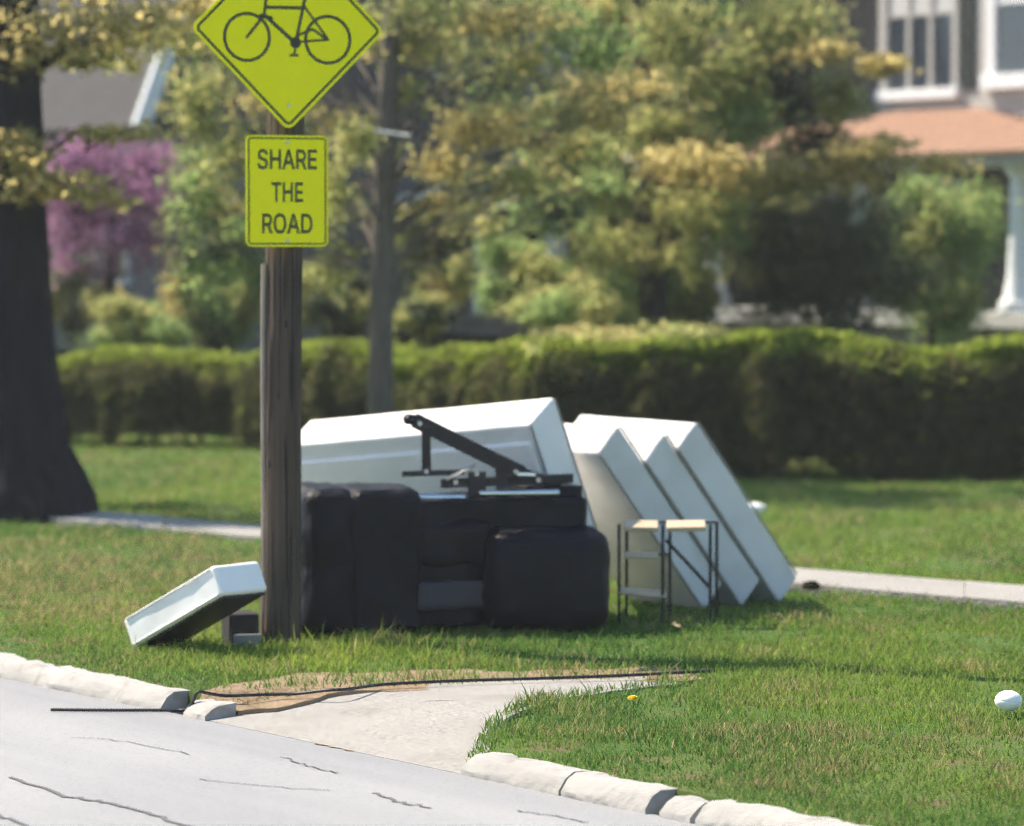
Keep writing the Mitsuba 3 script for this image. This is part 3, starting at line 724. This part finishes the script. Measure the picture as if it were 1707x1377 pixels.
# left: grey shingled house with a steep roof and a white rake board
q = at(258, 421, 57.0)
A_ = House(thing('grey_house', 'house with a steep grey roof and white rake board at upper left', 'house'), q)
A_.put('wall', box(-9, -0.3, -7.0, -0.2, 0.2, 3.9), 'm_lilacWall')
A_.put('roof', trimesh.convex.convex_hull(np.array([[-9.3, 0.2, 3.9], [0, 0.2, 3.9], [-9.3, -0.9, 6.6], [0, -0.9, 6.6], [-9.3, -3.6, 8.0], [0, -3.6, 8.0], [-9.3, -6.3, 6.6], [0, -6.3, 6.6], [-9.3, -7.4, 3.9], [0, -7.4, 3.9]])), 'm_shingle')
A_.put('rake_board', bar([0.06, 0.26, 3.85], [0.06, -0.84, 6.62], 0.11, 0.24, (0, 1, 0)), 'm_trim')
A_.put('rake_board', bar([0.06, -0.90, 6.64], [0.06, -3.6, 8.02], 0.11, 0.24, (0, 1, 0)), 'm_trim')
A_.window(-2.2, -1.2, 1.7, 3.1, -0.2, 1)
A_.put('porch_floor', box(-6, -0.3, -0.19, 1.9, 0.7, 1.1, 0.01), 'm_lilacWall')
A_.put('porch_roof', trimesh.convex.convex_hull(np.array([[-6, -0.19, 3.3], [-0.2, -0.19, 3.3], [-6, 2.1, 2.9], [-0.2, 2.1, 2.9], [-6, 2.1, 2.75], [-0.2, 2.1, 2.75], [-6, -0.19, 2.75], [-0.2, -0.19, 2.75]])), 'm_shingle')
for a in (-4.2, -0.55, ):
    A_.column(a, 1.7, 1.102, 2.75, 0.13)

# wooded background behind the houses
bgp = []
rw = np.random.default_rng(77)
for k in range(150):
    p = np.array([rw.uniform(-22, 24), rw.uniform(76, 92), rw.uniform(1.0, 11.0)])
    bgp.append(leaf_mesh(clump(p, np.array([1.7, 1.4, 1.2]), 420, rw), 0.26, ['dark', 'olive', 'dark', 'green'][k % 4], 900 + k))
m, col = join(bgp)
obj('woodland', m, 'm_leaf', False, color=col, kind='stuff', label='dim leafy woodland behind the houses', category='trees')
wt = []
for k in range(26):
    x, y = rw.uniform(-22, 24), rw.uniform(77, 90)
    wt.append(tube([[x, y, 0], [x + rw.normal() * 0.1, y, 4], [x + rw.normal() * 0.4, y, 10]], [0.3, 0.22, 0.1], 8))
part('woodland', 'trunks', cat(wt), 'm_bark', True, kind='stuff')

# ------------------------------------------------------------------ utility pole and the two signs
PD = 21.3
pb = at(470.5, 900, PD)
pole = thing('utility_pole', 'weathered dark wooden utility pole in front of the black recliner', 'pole')
pm = trunk_mesh([[pb[0] - 0.03, PD, -0.3], [pb[0] - 0.012, PD, 0.0], [pb[0], PD, 1.2], [pb[0] + 0.02, PD, 2.5], [pb[0] + 0.05, PD, 4.5], [pb[0] + 0.1, PD, 9.0]], [0.112, 0.11, 0.104, 0.10, 0.095, 0.085], 2, 0.035)
part(pole, 'post', pm, 'm_poleWood', True)
st = []
for z_, a in ((0.55, 2.2), (0.95, 4.1), (1.32, 4.6), (1.7, 5.0), (1.15, 3.4)):                # staples left in the wood
    st.append(box(-0.006, 0.006, -0.006, 0.006, -0.02, 0.02).apply_translation([pb[0] + 0.103 * math.cos(a), PD + 0.103 * math.sin(a), z_]))
part(pole, 'staples', cat(st), 'm_blackMetal', kind='stuff')
cs = [[pb[0] - 0.100 + 0.003 * math.sin(z_ * 3) + 0.004 * z_, PD - 0.042, z_] for z_ in np.linspace(-0.1, 2.02, 16)]  # thin pale strip along the left of the post
part(pole, 'side_strip', tube(cs, 0.0145, 8), 'm_paleStrip', True, label='pale strip down the left side of the pole')
SA = math.radians(21)                                              # the signs face right of the camera
sx, sn = np.array([math.cos(SA), math.sin(SA), 0]), np.array([math.sin(SA), -math.cos(SA), 0])


def sign_frame(px, py, off):
    c = at(px, py, PD - 0.13)
    return c + sn * off


def sgn(mesh, c):
    return frame(mesh, c, sx, [0, 0, 1], sn)                       # mesh drawn in xy, z out of the sign


def rounded(poly, r):
    return poly.buffer(-r).buffer(r, quad_segs=10)


# diamond
dc = sign_frame(480.5, 49, 0.0)
h = 0.762 / math.sqrt(2)
dia = rounded(Polygon([(-h, 0), (0, -h), (h, 0), (0, h)]), 0.045)
ds = thing('warning_sign', 'yellow-green diamond bicycle warning sign, uppermost on the wooden pole', 'sign')
part(ds, 'panel', sgn(extrude(dia, 0.003), dc), 'm_sign')
part(ds, 'border', sgn(extrude(dia.buffer(-0.016).difference(dia.buffer(-0.030)), 0.0012), dc + sn * 0.0031), 'm_signBlack')


def S(x, y):                                                       # photo pixels on the diamond to its own metres
    return ((x - 480.5) / 315.0 / math.cos(SA), (49 - y) / 315.0)


def stroke(w, *pp):
    return LineString([S(*p) for p in pp]).buffer(w / 2)


W1, W2 = S(413, 63), S(545, 65)
rw_ = 0.132
bike = shapely.union_all([
    Point(W1).buffer(rw_, quad_segs=20).difference(Point(W1).buffer(rw_ - 0.017, quad_segs=20)), Point(W2).buffer(rw_, quad_segs=20).difference(Point(W2).buffer(rw_ - 0.017, quad_segs=20)),
    stroke(0.016, (413, 63), (441, 26), (444, 0), (447, -14)), stroke(0.018, (443, 13), (506, 13)), stroke(0.02, (444, 28), (492, 72)), stroke(0.017, (492, 72), (506, 5), (510, -12)),
    stroke(0.013, (492, 70), (545, 65)), stroke(0.013, (508, 12), (522, 32), (545, 64)), stroke(0.022, (436, 27), (452, 31)), Point(S(492, 71)).buffer(0.03), stroke(0.012, (497, 58), (489, 92)), stroke(0.014, (484, 92), (495, 92)),
    stroke(0.018, (447, -14), (430, -16), (422, -8)), stroke(0.028, (494, -14), (528, -12)), stroke(0.014, (497, 58), (520, 48), (540, 62))])
part(ds, 'bicycle_symbol', sgn(extrude(bike, 0.0012), dc + sn * 0.0031), 'm_signBlack')
bolts = lambda c, ys: cat([sgn(trimesh.creation.cylinder(0.009, 0.008, sections=12).apply_translation([0, y, 0.006]), c) for y in ys])
part(ds, 'bolt', bolts(dc, (-0.40,)), 'm_steel')
part(ds, 'bolt', bolts(dc, (0.40,)), 'm_steel')
# plaque
pc = sign_frame(478.5, 318.5, 0.0)
w_, h_ = 0.4572, 0.590
pq = rounded(shapely.box(-w_ / 2, -h_ / 2, w_ / 2, h_ / 2), 0.03)
ps = thing('plaque_sign', 'yellow-green rectangular plaque reading SHARE THE ROAD below the diamond', 'sign')
part(ps, 'panel', sgn(extrude(pq, 0.003), pc), 'm_sign')
part(ps, 'border', sgn(extrude(pq.buffer(-0.011).difference(pq.buffer(-0.020)), 0.0012), pc + sn * 0.0031), 'm_signBlack')
for word, y, tw in (('SHARE', 0.118, 0.33), ('THE', -0.056, 0.175), ('ROAD', -0.222, 0.28)):
    t = meshkit.text_mesh(word, 0.100, 0.0012, bold=True)
    x0, x1 = t.bounds[0][0], t.bounds[1][0]
    t.apply_translation([-(x0 + x1) / 2, y, 0])
    t.apply_scale([tw / (x1 - x0), 1, 1])
    part(ps, 'lettering', sgn(t, pc + sn * 0.0031), 'm_signBlack')
part(ps, 'bolt', bolts(pc, (0.255,)), 'm_steel')
part(ps, 'bolt', bolts(pc, (-0.262,)), 'm_steel')

# ------------------------------------------------------------------ the pile: white box spring, three white slabs
yaw, tau, roll = math.radians(27), math.radians(25), math.radians(6.2)
X0 = np.array([math.cos(yaw), -math.sin(yaw), 0])
F0 = np.array([-math.sin(yaw), -math.cos(yaw), 0])
U0 = np.array([0, 0, 1.0]) * math.cos(tau) + F0 * math.sin(tau)
Xb = X0 * math.cos(roll) + U0 * math.sin(roll)
Ub = U0 * math.cos(roll) - X0 * math.sin(roll)
Nb = np.cross(Xb, Ub)                                              # front normal
P0 = at(880, 711, 22.25)                                           # front top right corner
Lb, tb = 1.65, 0.37
left_top = P0 - Xb * Lb
Hb = left_top[2] / Ub[2] + 0.02
bs = thing('box_spring', 'big white box spring leaning forward over the black recliner', 'box spring')


def slab(o, X, Up, N, L, H, t, seed, bev=0.03, amp=0.006):
    """A padded slab: o is the front top right corner, X to the right, Up, N out of the front."""
    return frame(soft((L, t, H), bev, seed, amp, 0.06, 5), o - X * L / 2 - Up * H / 2 - N * t / 2, X, -N, Up)


prof = np.array([[0, 0], [0, -Hb], [-tb, -Hb], [-tb, 0]])
part(bs, 'body', slab(P0 - Nb * 0.03, Xb, Ub, Nb, Lb, Hb, tb - 0.03, 1, 0.022, 0.004), 'm_boxspring', 50)
# front panel, a few centimetres proud below a bevelled upper border
fp = frame(soft((Lb - 0.05, 0.05, Hb - 0.12), 0.018, 2, 0.004, 0.07, 4), P0 - Xb * Lb / 2 - Ub * (Hb / 2 + 0.045) - Nb * 0.03, Xb, -Nb, Ub)
part(bs, 'front_panel', fp, 'm_whiteDull', 50)
for s_ in (0.012, tb - 0.03):
    c0, c1 = P0 - Nb * (s_ + 0.02) - Ub * 0.006 + Xb * 0.002, P0 - Nb * (s_ + 0.02) - Ub * (Hb - 0.02) + Xb * 0.002
    part(bs, 'corner_seam', tube([c0, (c0 + c1) / 2, c1], 0.007, 6), 'm_piping', True)

down = np.array([0.477, 0.50, -0.72])
down /= np.linalg.norm(down)
tv = np.array([0.121, 0.115, 0.160])
tv -= down * tv.dot(down)
tv /= np.linalg.norm(tv)
Xs = np.cross(down, tv)
Xs /= np.linalg.norm(Xs)
oC = at(1130, 749, 23.05)
oB = oC - tv * 0.232 - Xs * 0.012 - down * 0.135
oA = oB - tv * 0.230 - Xs * 0.012 - down * 0.300
for k, (o, L, t_, lab) in enumerate((
        (oA, 0.62, 0.226, 'white foam slab nearest the box spring, first of the three leaning slabs'),
        (oB, 0.75, 0.226, 'white foam slab in the middle of the three leaning slabs'),
        (oC, 0.95, 0.226, 'white foam slab at the right end of the pile, last of the three leaning slabs'))):
    H = (o[2] - 0.0) / -down[2] + 0.03
    s = thing('foam_slab', lab, 'foam slab', 'white foam slabs leaning in a row')
    part(s, 'body', slab(o, Xs, -down, -tv, L, H, t_, 10 + k, 0.022, 0.005), 'm_foam', 50)
    for e in (0.0, t_):
        a_, b_ = o + tv * e + down * 0.01 + Xs * 0.003, o + tv * e + down * (H - 0.03) + Xs * 0.003
        part(s, 'seam', tube([a_, (a_ + b_) / 2, b_], 0.006, 6), 'm_piping', True)

# ------------------------------------------------------------------ overturned black recliner
RA = math.radians(17)
rx_, ry_ = np.array([math.cos(RA), math.sin(RA), 0]), np.array([-math.sin(RA), math.cos(RA), 0])
ro = at(506, 900, 21.5)
ro[2] = 0.0
rec = thing('recliner', 'overturned black leather recliner with its metal mechanism sticking up', 'recliner')


def loc(mesh):
    return frame(mesh, ro, rx_, ry_, [0, 0, 1])


def cushion(x0, x1, y0, y1, z0, z1, r, seed, amp=0.016):
    m = soft((x1 - x0, y1 - y0, z1 - z0), r, seed, amp, 0.045, 6)
    m.apply_translation([(x0 + x1) / 2, (y0 + y1) / 2, (z0 + z1) / 2])
    return loc(m)


part(rec, 'back_cushion', cushion(0.0, 0.34, 0.0, 0.62, -0.02, 0.81, 0.11, 31, 0.032), 'm_leather', True)
part(rec, 'back_cushion', cushion(0.26, 0.67, -0.015, 0.60, -0.02, 0.80, 0.07, 32, 0.03), 'm_leather', True)
part(rec, 'seat', cushion(0.58, 1.63, 0.05, 0.60, 0.02, 0.735, 0.035, 33, 0.02), 'm_leather', True)
part(rec, 'seat_fold', cushion(0.62, 1.10, 0.015, 0.22, 0.36, 0.62, 0.07, 36, 0.035), 'm_leather', True)
part(rec, 'armrest', cushion(1.02, 1.74, -0.14, 0.50, -0.02, 0.57, 0.14, 34, 0.035), 'm_leather', True)
part(rec, 'footrest', cushion(0.64, 1.04, -0.01, 0.2, 0.13, 0.28, 0.03, 35, 0.008), 'm_greyCloth', True, label='dull grey cloth panel low on the recliner')
part(rec, 'base_plate', cushion(1.30, 1.62, 0.1, 0.5, 0.60, 0.79, 0.012, 37, 0.002), 'm_leather', 40)
k = lambda x, y, d=22.05: at(x, y, d)
part(rec, 'rail', tube([k(640, 829, 21.88), k(775, 829, 21.9)], 0.022, 10), 'm_chrome', True)
part(rec, 'rail', tube([k(800, 823, 21.9), k(932, 821, 21.95)], 0.018, 10), 'm_chrome', True)
part(rec, 'rail', tube([k(618, 829, 21.7), k(650, 830, 21.7)], 0.014, 10), 'm_chrome', True)
# scissor mechanism
part(rec, 'lift_arm', bar(k(690, 700, 21.9), k(872, 790, 21.95), 0.082, 0.05, (0, 1, 0)), 'm_blackMetal')
part(rec, 'arm_tip', tube([k(679, 699, 21.86), k(700, 700, 21.96)], 0.03, 10), 'm_blackMetal', True)
part(rec, 'link', bar(k(710, 712, 21.93), k(711, 792, 21.95), 0.05, 0.03, (0, 1, 0)), 'm_blackMetal')
part(rec, 'foot_bar', bar(k(670, 790, 21.92), k(775, 787, 21.95), 0.03, 0.03, (0, 0, 1)), 'm_blackMetal')
part(rec, 'cross_bar', bar(k(735, 806, 21.95), k(955, 797, 22.05), 0.045, 0.05, (0, 0, 1)), 'm_blackMetal')
part(rec, 'link', bar(k(795, 786, 21.95), k(795, 832, 21.95), 0.10, 0.035, (0, 1, 0)), 'm_blackMetal')
part(rec, 'link', bar(k(836, 774, 21.97), k(838, 832, 21.97), 0.07, 0.03, (0, 1, 0)), 'm_blackMetal')
part(rec, 'link', bar(k(897, 790, 22.0), k(899, 830, 22.0), 0.05, 0.03, (0, 1, 0)), 'm_blackMetal')
part(rec, 'lift_arm', bar(k(845, 780, 22.02), k(935, 808, 22.06), 0.055, 0.04, (0, 1, 0)), 'm_blackMetal')
bl = []
for (px, py, dd) in ((700, 706, 21.87), (711, 786, 21.92), (795, 790, 21.93), (838, 780, 21.94), (860, 786, 21.92), (898, 800, 21.98), (760, 804, 21.92)):
    c_ = trimesh.creation.cylinder(0.013, 0.03, sections=10)
    c_.apply_transform(trimesh.transformations.rotation_matrix(math.pi / 2, [1, 0, 0]))
    bl.append(c_.apply_translation(k(px, py, dd)))
for b_ in bl:
    part(rec, 'bolt', b_, 'm_steel', 40)
hx = np.linspace(0, 1, 90)
spr = k(745, 798, 21.9) + (k(792, 776, 21.9) - k(745, 798, 21.9)) * hx[:, None] + 0.013 * np.stack([np.cos(hx * 62) * 0.4, np.sin(hx * 62), np.cos(hx * 62)], 1)
part(rec, 'spring', tube(spr, 0.0035, 5), 'm_steel', True)
part(rec, 'bracket', bar(k(862, 790, 21.93), k(893, 791, 21.94), 0.03, 0.02, (0, 0, 1)), 'm_chrome')

# ------------------------------------------------------------------ small shelf stand in front of the slabs
sd = 22.75
stand = thing('shelf_stand', 'small dark metal stand with pale wooden slats in front of the leaning slabs', 'stand')
gz0 = lambda p: float(ground_z(p[0], p[1]))
FRONT = [(1032, 874), (1105, 874), (1184, 874)]
dv = np.array([0.05, 0.26, 0.0])
for px, py in FRONT:
    a_ = at(px, py, sd - 0.5)
    b_ = a_.copy()
    b_[2] = gz0(a_) - 0.01
    part(stand, 'leg', bar(b_, a_, 0.018, 0.018, (0, 1, 0), 0.003), 'm_blackMetal')
for px, py in FRONT:
    a_ = at(px, py, sd - 0.5) + dv
    b_ = a_.copy()
    b_[2] = gz0(a_) - 0.01
    part(stand, 'leg', bar(b_, a_, 0.018, 0.018, (0, 1, 0), 0.003), 'm_blackMetal')


def shelf(p, q_, t, w=0.12):
    p, q_ = at(*p, sd - 0.5), at(*q_, sd - 0.5)
    d = (q_ - p) / np.linalg.norm(q_ - p)
    y = dv / np.linalg.norm(dv)
    y = y + np.array([0, 0, 0.42])
    y /= np.linalg.norm(y)
    L = np.linalg.norm(q_ - p)
    return frame(box(0, L, -0.015, w, -t, 0, 0.005), p, d, y - d * d.dot(y), np.cross(d, y) / np.linalg.norm(np.cross(d, y)))


part(stand, 'slat', shelf((1040, 877), (1098, 878), 0.028, 0.085), 'm_paleWood')
part(stand, 'slat', shelf((1112, 878), (1177, 877), 0.028, 0.085), 'm_paleWood')
part(stand, 'slat', shelf((1040, 926), (1097, 926), 0.016, 0.05), 'm_paleWood')
part(stand, 'slat', shelf((1030, 985), (1110, 992), 0.016, 0.06), 'm_paleWood')
for (a_, b_) in (((1032, 876), (1105, 876)), ((1105, 876), (1184, 876)), ((1032, 930), (1105, 930))):
    part(stand, 'rail', bar(at(*a_, sd - 0.5) + dv, at(*b_, sd - 0.5) + dv, 0.014, 0.014), 'm_blackMetal')
part(stand, 'brace', bar(at(1110, 900, sd - 0.5), at(1180, 985, sd - 0.5) + dv * 0.5, 0.012, 0.02), 'm_blackMetal')

# ------------------------------------------------------------------ white cushion propped up left of the pole, on a dark box
Cb = at(369, 993, 20.42)
v1 = at(221, 1080, 20.9) - Cb
v1[2] -= 0.0
L1 = np.linalg.norm(v1)
e1 = v1 / L1
e2 = np.array([0.30, 0.28, 0.02])
e2 -= e1 * e1.dot(e2)
e2 /= np.linalg.norm(e2)
e3 = np.cross(e1, e2)
e3 *= np.sign(e3[2])
L2, t3 = 0.325, 0.165
cu = thing('white_cushion', 'bent white slab cushion tilted on the grass left of the pole', 'cushion')
cm = soft((L1 + 0.02, L2, t3), 0.022, 51, 0.006, 0.05, 6)
axs = (e1, e2, e3) if np.dot(np.cross(e1, e2), e3) > 0 else (e1, -e2, e3)
part(cu, 'body', frame(cm, Cb + e1 * L1 / 2 + e2 * L2 / 2 + e3 * t3 / 2, *axs), 'm_whiteSmooth', 50)
for s_ in (0.012, t3 - 0.012):
    part(cu, 'piping', tube([Cb + e3 * s_ - e2 * 0.004 + e1 * 0.02, Cb + e3 * s_ - e2 * 0.004 + e1 * (L1 - 0.02)], 0.005, 6), 'm_white', True)
und = frame(soft((L1 - 0.02, L2 - 0.03, 0.02), 0.006, 52, 0.002, 0.08, 6), Cb + e1 * L1 / 2 + e2 * (L2 / 2 + 0.006) - e3 * 0.006, *axs)  # black panel standing in for the shadow under the cushion
part(cu, 'underside', und, 'm_blackMetal', 50, label='dark underside of the cushion, black for the shadow beneath it')
cbx = thing('cardboard_box', 'low dark open box under the raised end of the white cushion', 'box')
o = at(385, 1020, 20.95)
o[2] = 0
dxx = np.array([0.97, 0.24, 0])
dyy = np.array([-0.24, 0.97, 0])
part(cbx, 'body', frame(box(0, 0.16, 0.05, 0.3, -0.01, 0.17, 0.006), o, dxx, dyy, [0, 0, 1]), 'm_darkBox')
part(cbx, 'flap', frame(box(0.005, 0.15, 0, 0.012, 0, 0.075, 0.002), o + np.array([0.01, -0.05, 0.0]), dxx, dyy * 0.95 + np.array([0, 0, 0.3]), np.array([0.07, -0.29, 0.95])), 'm_greyBox', label='grey flap hanging open at the box foot')

# ------------------------------------------------------------------ small things on the lawn
cp = [on_ground(85, 1183, ROADZ + 0.012), on_ground(200, 1184, ROADZ + 0.012), on_ground(300, 1184, ROADZ + 0.012), on_ground(318, 1176, ROADZ + 0.05), on_ground(332, 1160, -0.0) + [0, 0, 0.02], on_ground(385, 1160) + [0, 0, 0.005],
      on_ground(480, 1157) + [0, 0, 0.012], on_ground(560, 1150) + [0, 0, 0.025], on_ground(640, 1141) + [0, 0, 0.03], on_ground(760, 1135) + [0, 0, 0.03], on_ground(900, 1131) + [0, 0, 0.035], on_ground(1080, 1124) + [0, 0, 0.035], on_ground(1190, 1118) + [0, 0, 0.0]]
cp = np.array(cp)
for k_ in range(5, 12):
    q_ = cp[k_]
    zz = float(dirt_z(np.array([q_[0]]), np.array([q_[1]]))[0]) + 0.026
    zz += 0.02 if k_ == 5 else 0.0
    cp[k_] = [*on_ground(*[(385, 1160), (480, 1157), (560, 1150), (640, 1141), (760, 1135), (900, 1131), (1080, 1124)][k_ - 5], zz)[:2], zz]
tt = np.linspace(0, len(cp) - 1, 90)
cpts = np.stack([PchipInterpolator(np.arange(len(cp)), cp[:, j])(tt) for j in range(3)], 1)
obj('cable', tube(cpts, 0.008, 7), 'm_rubber', True, label='thin black cable running over the kerb and along the driveway edge', category='cable')

wb = on_ground(1681, 1196)
ball = trimesh.creation.icosphere(subdivisions=4, radius=0.062)
v = np.array(ball.vertices)
g_ = np.minimum(np.abs(v[:, 2] + 0.2 * v[:, 0]), np.abs(v[:, 0] * 0.8 + v[:, 1] * 0.6)) / 0.062
v *= (1 - 0.035 * np.exp(-(g_ / 0.05) ** 2))[:, None]
v[:, 2] *= 0.76
ball.vertices = v + np.array([wb[0], wb[1], 0.075])
obj('ball', ball, 'm_plasticWhite', True, label='white plastic ball lying in the grass at the right edge', category='ball')

sc = on_ground(1257, 864)
r_ = np.random.default_rng(3)
paper = trimesh.creation.icosphere(subdivisions=3, radius=1.0)
v = np.array(paper.vertices) * (0.75 + 0.5 * meshkit.noise(np.array(paper.vertices) * 2.2 + 5, 4))[:, None]
paper.vertices = v * np.array([0.09, 0.07, 0.04]) + np.array([sc[0], sc[1], 0.08])
obj('paper_scrap', paper, 'm_plasticWhite', False, label='crumpled white paper on the lawn behind the right-hand slab', category='litter')
cl = on_ground(1352, 984)
clod = trimesh.creation.icosphere(subdivisions=3, radius=1.0)
v = np.array(clod.vertices) * (0.6 + 0.8 * meshkit.fbm(np.array(clod.vertices) * 2.5, 3, 9))[:, None]
clod.vertices = v * np.array([0.055, 0.05, 0.03]) + np.array([cl[0], cl[1], 0.03])
obj('clod', clod, 'm_core', False, label='dark clod of earth beside the sidewalk right of the slabs', category='clod')

fl = on_ground(1055, 1196)
dan = thing('dandelion', 'single yellow dandelion flower in the grass right of the driveway', 'flower')
part(dan, 'stalk', tube([[fl[0], fl[1], -0.02], [fl[0] + 0.004, fl[1], 0.04], [fl[0], fl[1] - 0.004, 0.08]], 0.003, 6), 'm_stalk', True)
pet = []
for k_ in range(44):
    a_, e_ = k_ * 2.39996, (k_ % 4) * 0.28
    d_ = np.array([math.cos(a_) * math.cos(e_), math.sin(a_) * math.cos(e_), math.sin(e_) * 0.8 + 0.15])
    pet.append(bar([fl[0], fl[1], 0.08], np.array([fl[0], fl[1], 0.08]) + d_ * 0.024, 0.007, 0.003, (0, 0, 1), 0.0005))
part(dan, 'petals', cat(pet), 'm_yellowFlower', kind='stuff')

for k_, (px, py, lab) in enumerate(((1128, 1062, 'dry tan leaf on the grass in front of the shelf stand'), (1296, 1046, 'dry tan leaf on the grass under the right-hand slab, nearest to it'),
                                    (1342, 1066, 'dry tan leaf on the grass farthest right of the slabs'))):
    c = on_ground(px, py)
    rr2 = np.random.default_rng(60 + k_)
    a_ = rr2.uniform(0, 6.28)
    pl = Polygon([(0.038 * (0.65 + 0.35 * math.cos(5 * t)) * math.cos(t), 0.03 * (0.65 + 0.35 * math.cos(5 * t)) * math.sin(t)) for t in np.linspace(0, 6.28, 31)[:-1]])
    m = extrude(pl, 0.003)
    vv = np.array(m.vertices)
    vv[:, 2] += 0.5 * vv[:, 0] ** 2 / 0.06 + 2.5 * vv[:, 1] ** 2
    m.vertices = vv
    m.apply_transform(trimesh.transformations.euler_matrix(rr2.uniform(0.2, 0.7), rr2.uniform(-0.4, 0.4), a_))
    m.apply_translation([c[0], c[1], 0.06])
    obj(num('dead_leaf'), m, 'm_deadLeaf', label=lab, category='leaf', group='dry leaves on the grass')

w0, w1 = at(585, 203, 35.2), at(684, 226, 35.0)
obj('cord', tube([w0, (w0 * 0.6 + w1 * 0.4) + np.array([0, 0, -0.03]), (w0 * 0.3 + w1 * 0.7) - np.array([0, 0, 0.015]), w1], [0.010, 0.012, 0.014, 0.012], 6), 'm_plasticWhite', True,
    label='thin white cord caught across the slender tree right of the signs', category='cord')

# ------------------------------------------------------------------ grass
rg = np.random.default_rng(2024)
NOGO = shapely.union_all([apron.buffer(-0.07), walk.buffer(-0.05)])
shapely.prepare(NOGO)
shapely.prepare(dirt)


def blades(y0, y1, dens, hgt, wid):
    x1 = y1 * (CX + 300) / F
    n = int(dens * (y1 - y0) * 2 * x1)
    x, y = rg.uniform(-x1, x1, n), rg.uniform(y0, y1, n)
    v = 0.8455 * x + 0.534 * y
    ok = (np.abs(x) < y * (CX + 300) / F) & (v > VK - 0.01)
    P = shapely.points(x, y)
    ok &= ~shapely.contains(NOGO, P)
    ok &= ~(shapely.contains(dirt, P) & (rg.random(n) < 0.72))
    patch = meshkit.fbm(np.stack([x * 0.55, y * 0.30, x * 0], -1), 3, 8)
    fine = meshkit.fbm(np.stack([x * 3.0, y * 1.8, x * 0 + 4], -1), 3, 9)
    ok &= rg.random(n) < np.clip(0.25 + 1.9 * (fine - 0.18), 0, 1)
    x, y, v, patch, fine = x[ok], y[ok], v[ok], patch[ok], fine[ok]
    n = len(x)
    z = ground_z(x, y) - 0.01
    ind = shapely.contains(dirt, shapely.points(x, y))
    z[ind] = dirt_z(x[ind], y[ind]) - 0.01
    ina = shapely.contains(apron, shapely.points(x, y))
    z[ina] = apron_z(x[ina], y[ina]) - 0.004
    near_obj = np.exp(-np.clip(v - VK, 0, 9) / 0.5)
    tall = (rg.random(n) < 0.03)
    hh = hgt * rg.uniform(0.45, 1.2, n) * (0.55 + 0.9 * fine) * np.where(tall, 1.8, 1) * (1 - 0.35 * near_obj)
    # longer, uncut grass round the foot of the pole and the pile
    pole_d = np.hypot(x + 1.2, (y - 21.2))
    hh *= 1 + 0.8 * np.exp(-(pole_d / 0.7) ** 2)
    a = rg.uniform(0, 2 * np.pi, n)
    w = wid * rg.uniform(0.6, 1.4, n)
    d = np.stack([np.cos(a), np.sin(a)], 1)
    ln = rg.normal(size=(n, 2)) * 0.42 * hh[:, None]
    b0 = np.stack([x - d[:, 0] * w / 2, y - d[:, 1] * w / 2, z], 1)
    b1 = np.stack([x + d[:, 0] * w / 2, y + d[:, 1] * w / 2, z], 1)
    m0 = np.stack([x + ln[:, 0] * 0.35 - d[:, 0] * w * 0.38, y + ln[:, 1] * 0.35 - d[:, 1] * w * 0.38, z + hh * 0.55], 1)
    m1 = np.stack([x + ln[:, 0] * 0.35 + d[:, 0] * w * 0.38, y + ln[:, 1] * 0.35 + d[:, 1] * w * 0.38, z + hh * 0.55], 1)
    tp = np.stack([x + ln[:, 0], y + ln[:, 1], z + hh], 1)
    vv_ = np.stack([b0, b1, m1, m0, tp], 1).reshape(-1, 3)
    k0 = np.arange(n)[:, None] * 5
    ff = np.vstack([k0 + [0, 1, 2], k0 + [0, 2, 3], k0 + [3, 2, 4]])
    g1, g2, g3, g4 = np.array([0.105, 0.205, 0.048]), np.array([0.19, 0.285, 0.055]), np.array([0.24, 0.255, 0.09]), np.array([0.36, 0.29, 0.16])
    t = np.clip((patch - 0.38) / 0.25, 0, 1)[:, None]
    col = g2 * (1 - t) + g1 * t
    leftbrown = np.clip((-x - 0.055 * y + 0.2) / 0.8, 0, 1) * np.clip((y - 21.5) / 1.5, 0, 1) * np.clip((29.5 - y) / 2, 0, 1)
    rightbrown = np.exp(-(((x - 1.95) / 0.7) ** 2 + ((y - 16.6) / 0.9) ** 2))
    dry = np.clip((fine - 0.52) * 3.0 + 1.0 * leftbrown + 0.9 * rightbrown, 0, 1)[:, None]
    sel = rg.random((n, 1)) < 0.10 + 0.6 * dry
    col = np.where(sel, g3 * (1 - dry) + (g3 * 0.6 + g4 * 0.4) * dry, col)
    lush = np.exp(-(((x + 1.0) / 0.9) ** 2 + ((y - 20.3) / 0.7) ** 2))[:, None] * (rg.random((n, 1)) < 0.8)
    col = col * (1 - lush) + np.array([0.27, 0.36, 0.06]) * lush
    straw = rg.random((n, 1)) < 0.012 + 0.10 * dry
    col = np.where(straw, g4 * 1.2, col) * rg.uniform(0.75, 1.25, (n, 1))
    return vv_, ff, np.repeat(col, 5, axis=0)


gp = [blades(13.8, 18.0, 4400, 0.050, 0.0065), blades(18.0, 22.0, 3000, 0.054, 0.0075), blades(22.0, 26.0, 1700, 0.055, 0.009), blades(26.0, 31.0, 900, 0.055, 0.012), blades(31.0, 38.0, 480, 0.055, 0.016), blades(38.0, 46.0, 180, 0.06, 0.024)]
m, col = join(gp)
obj('grass', m, 'm_grass', False, color=col, kind='stuff', label='uneven green lawn grass with olive and straw patches', category='grass')
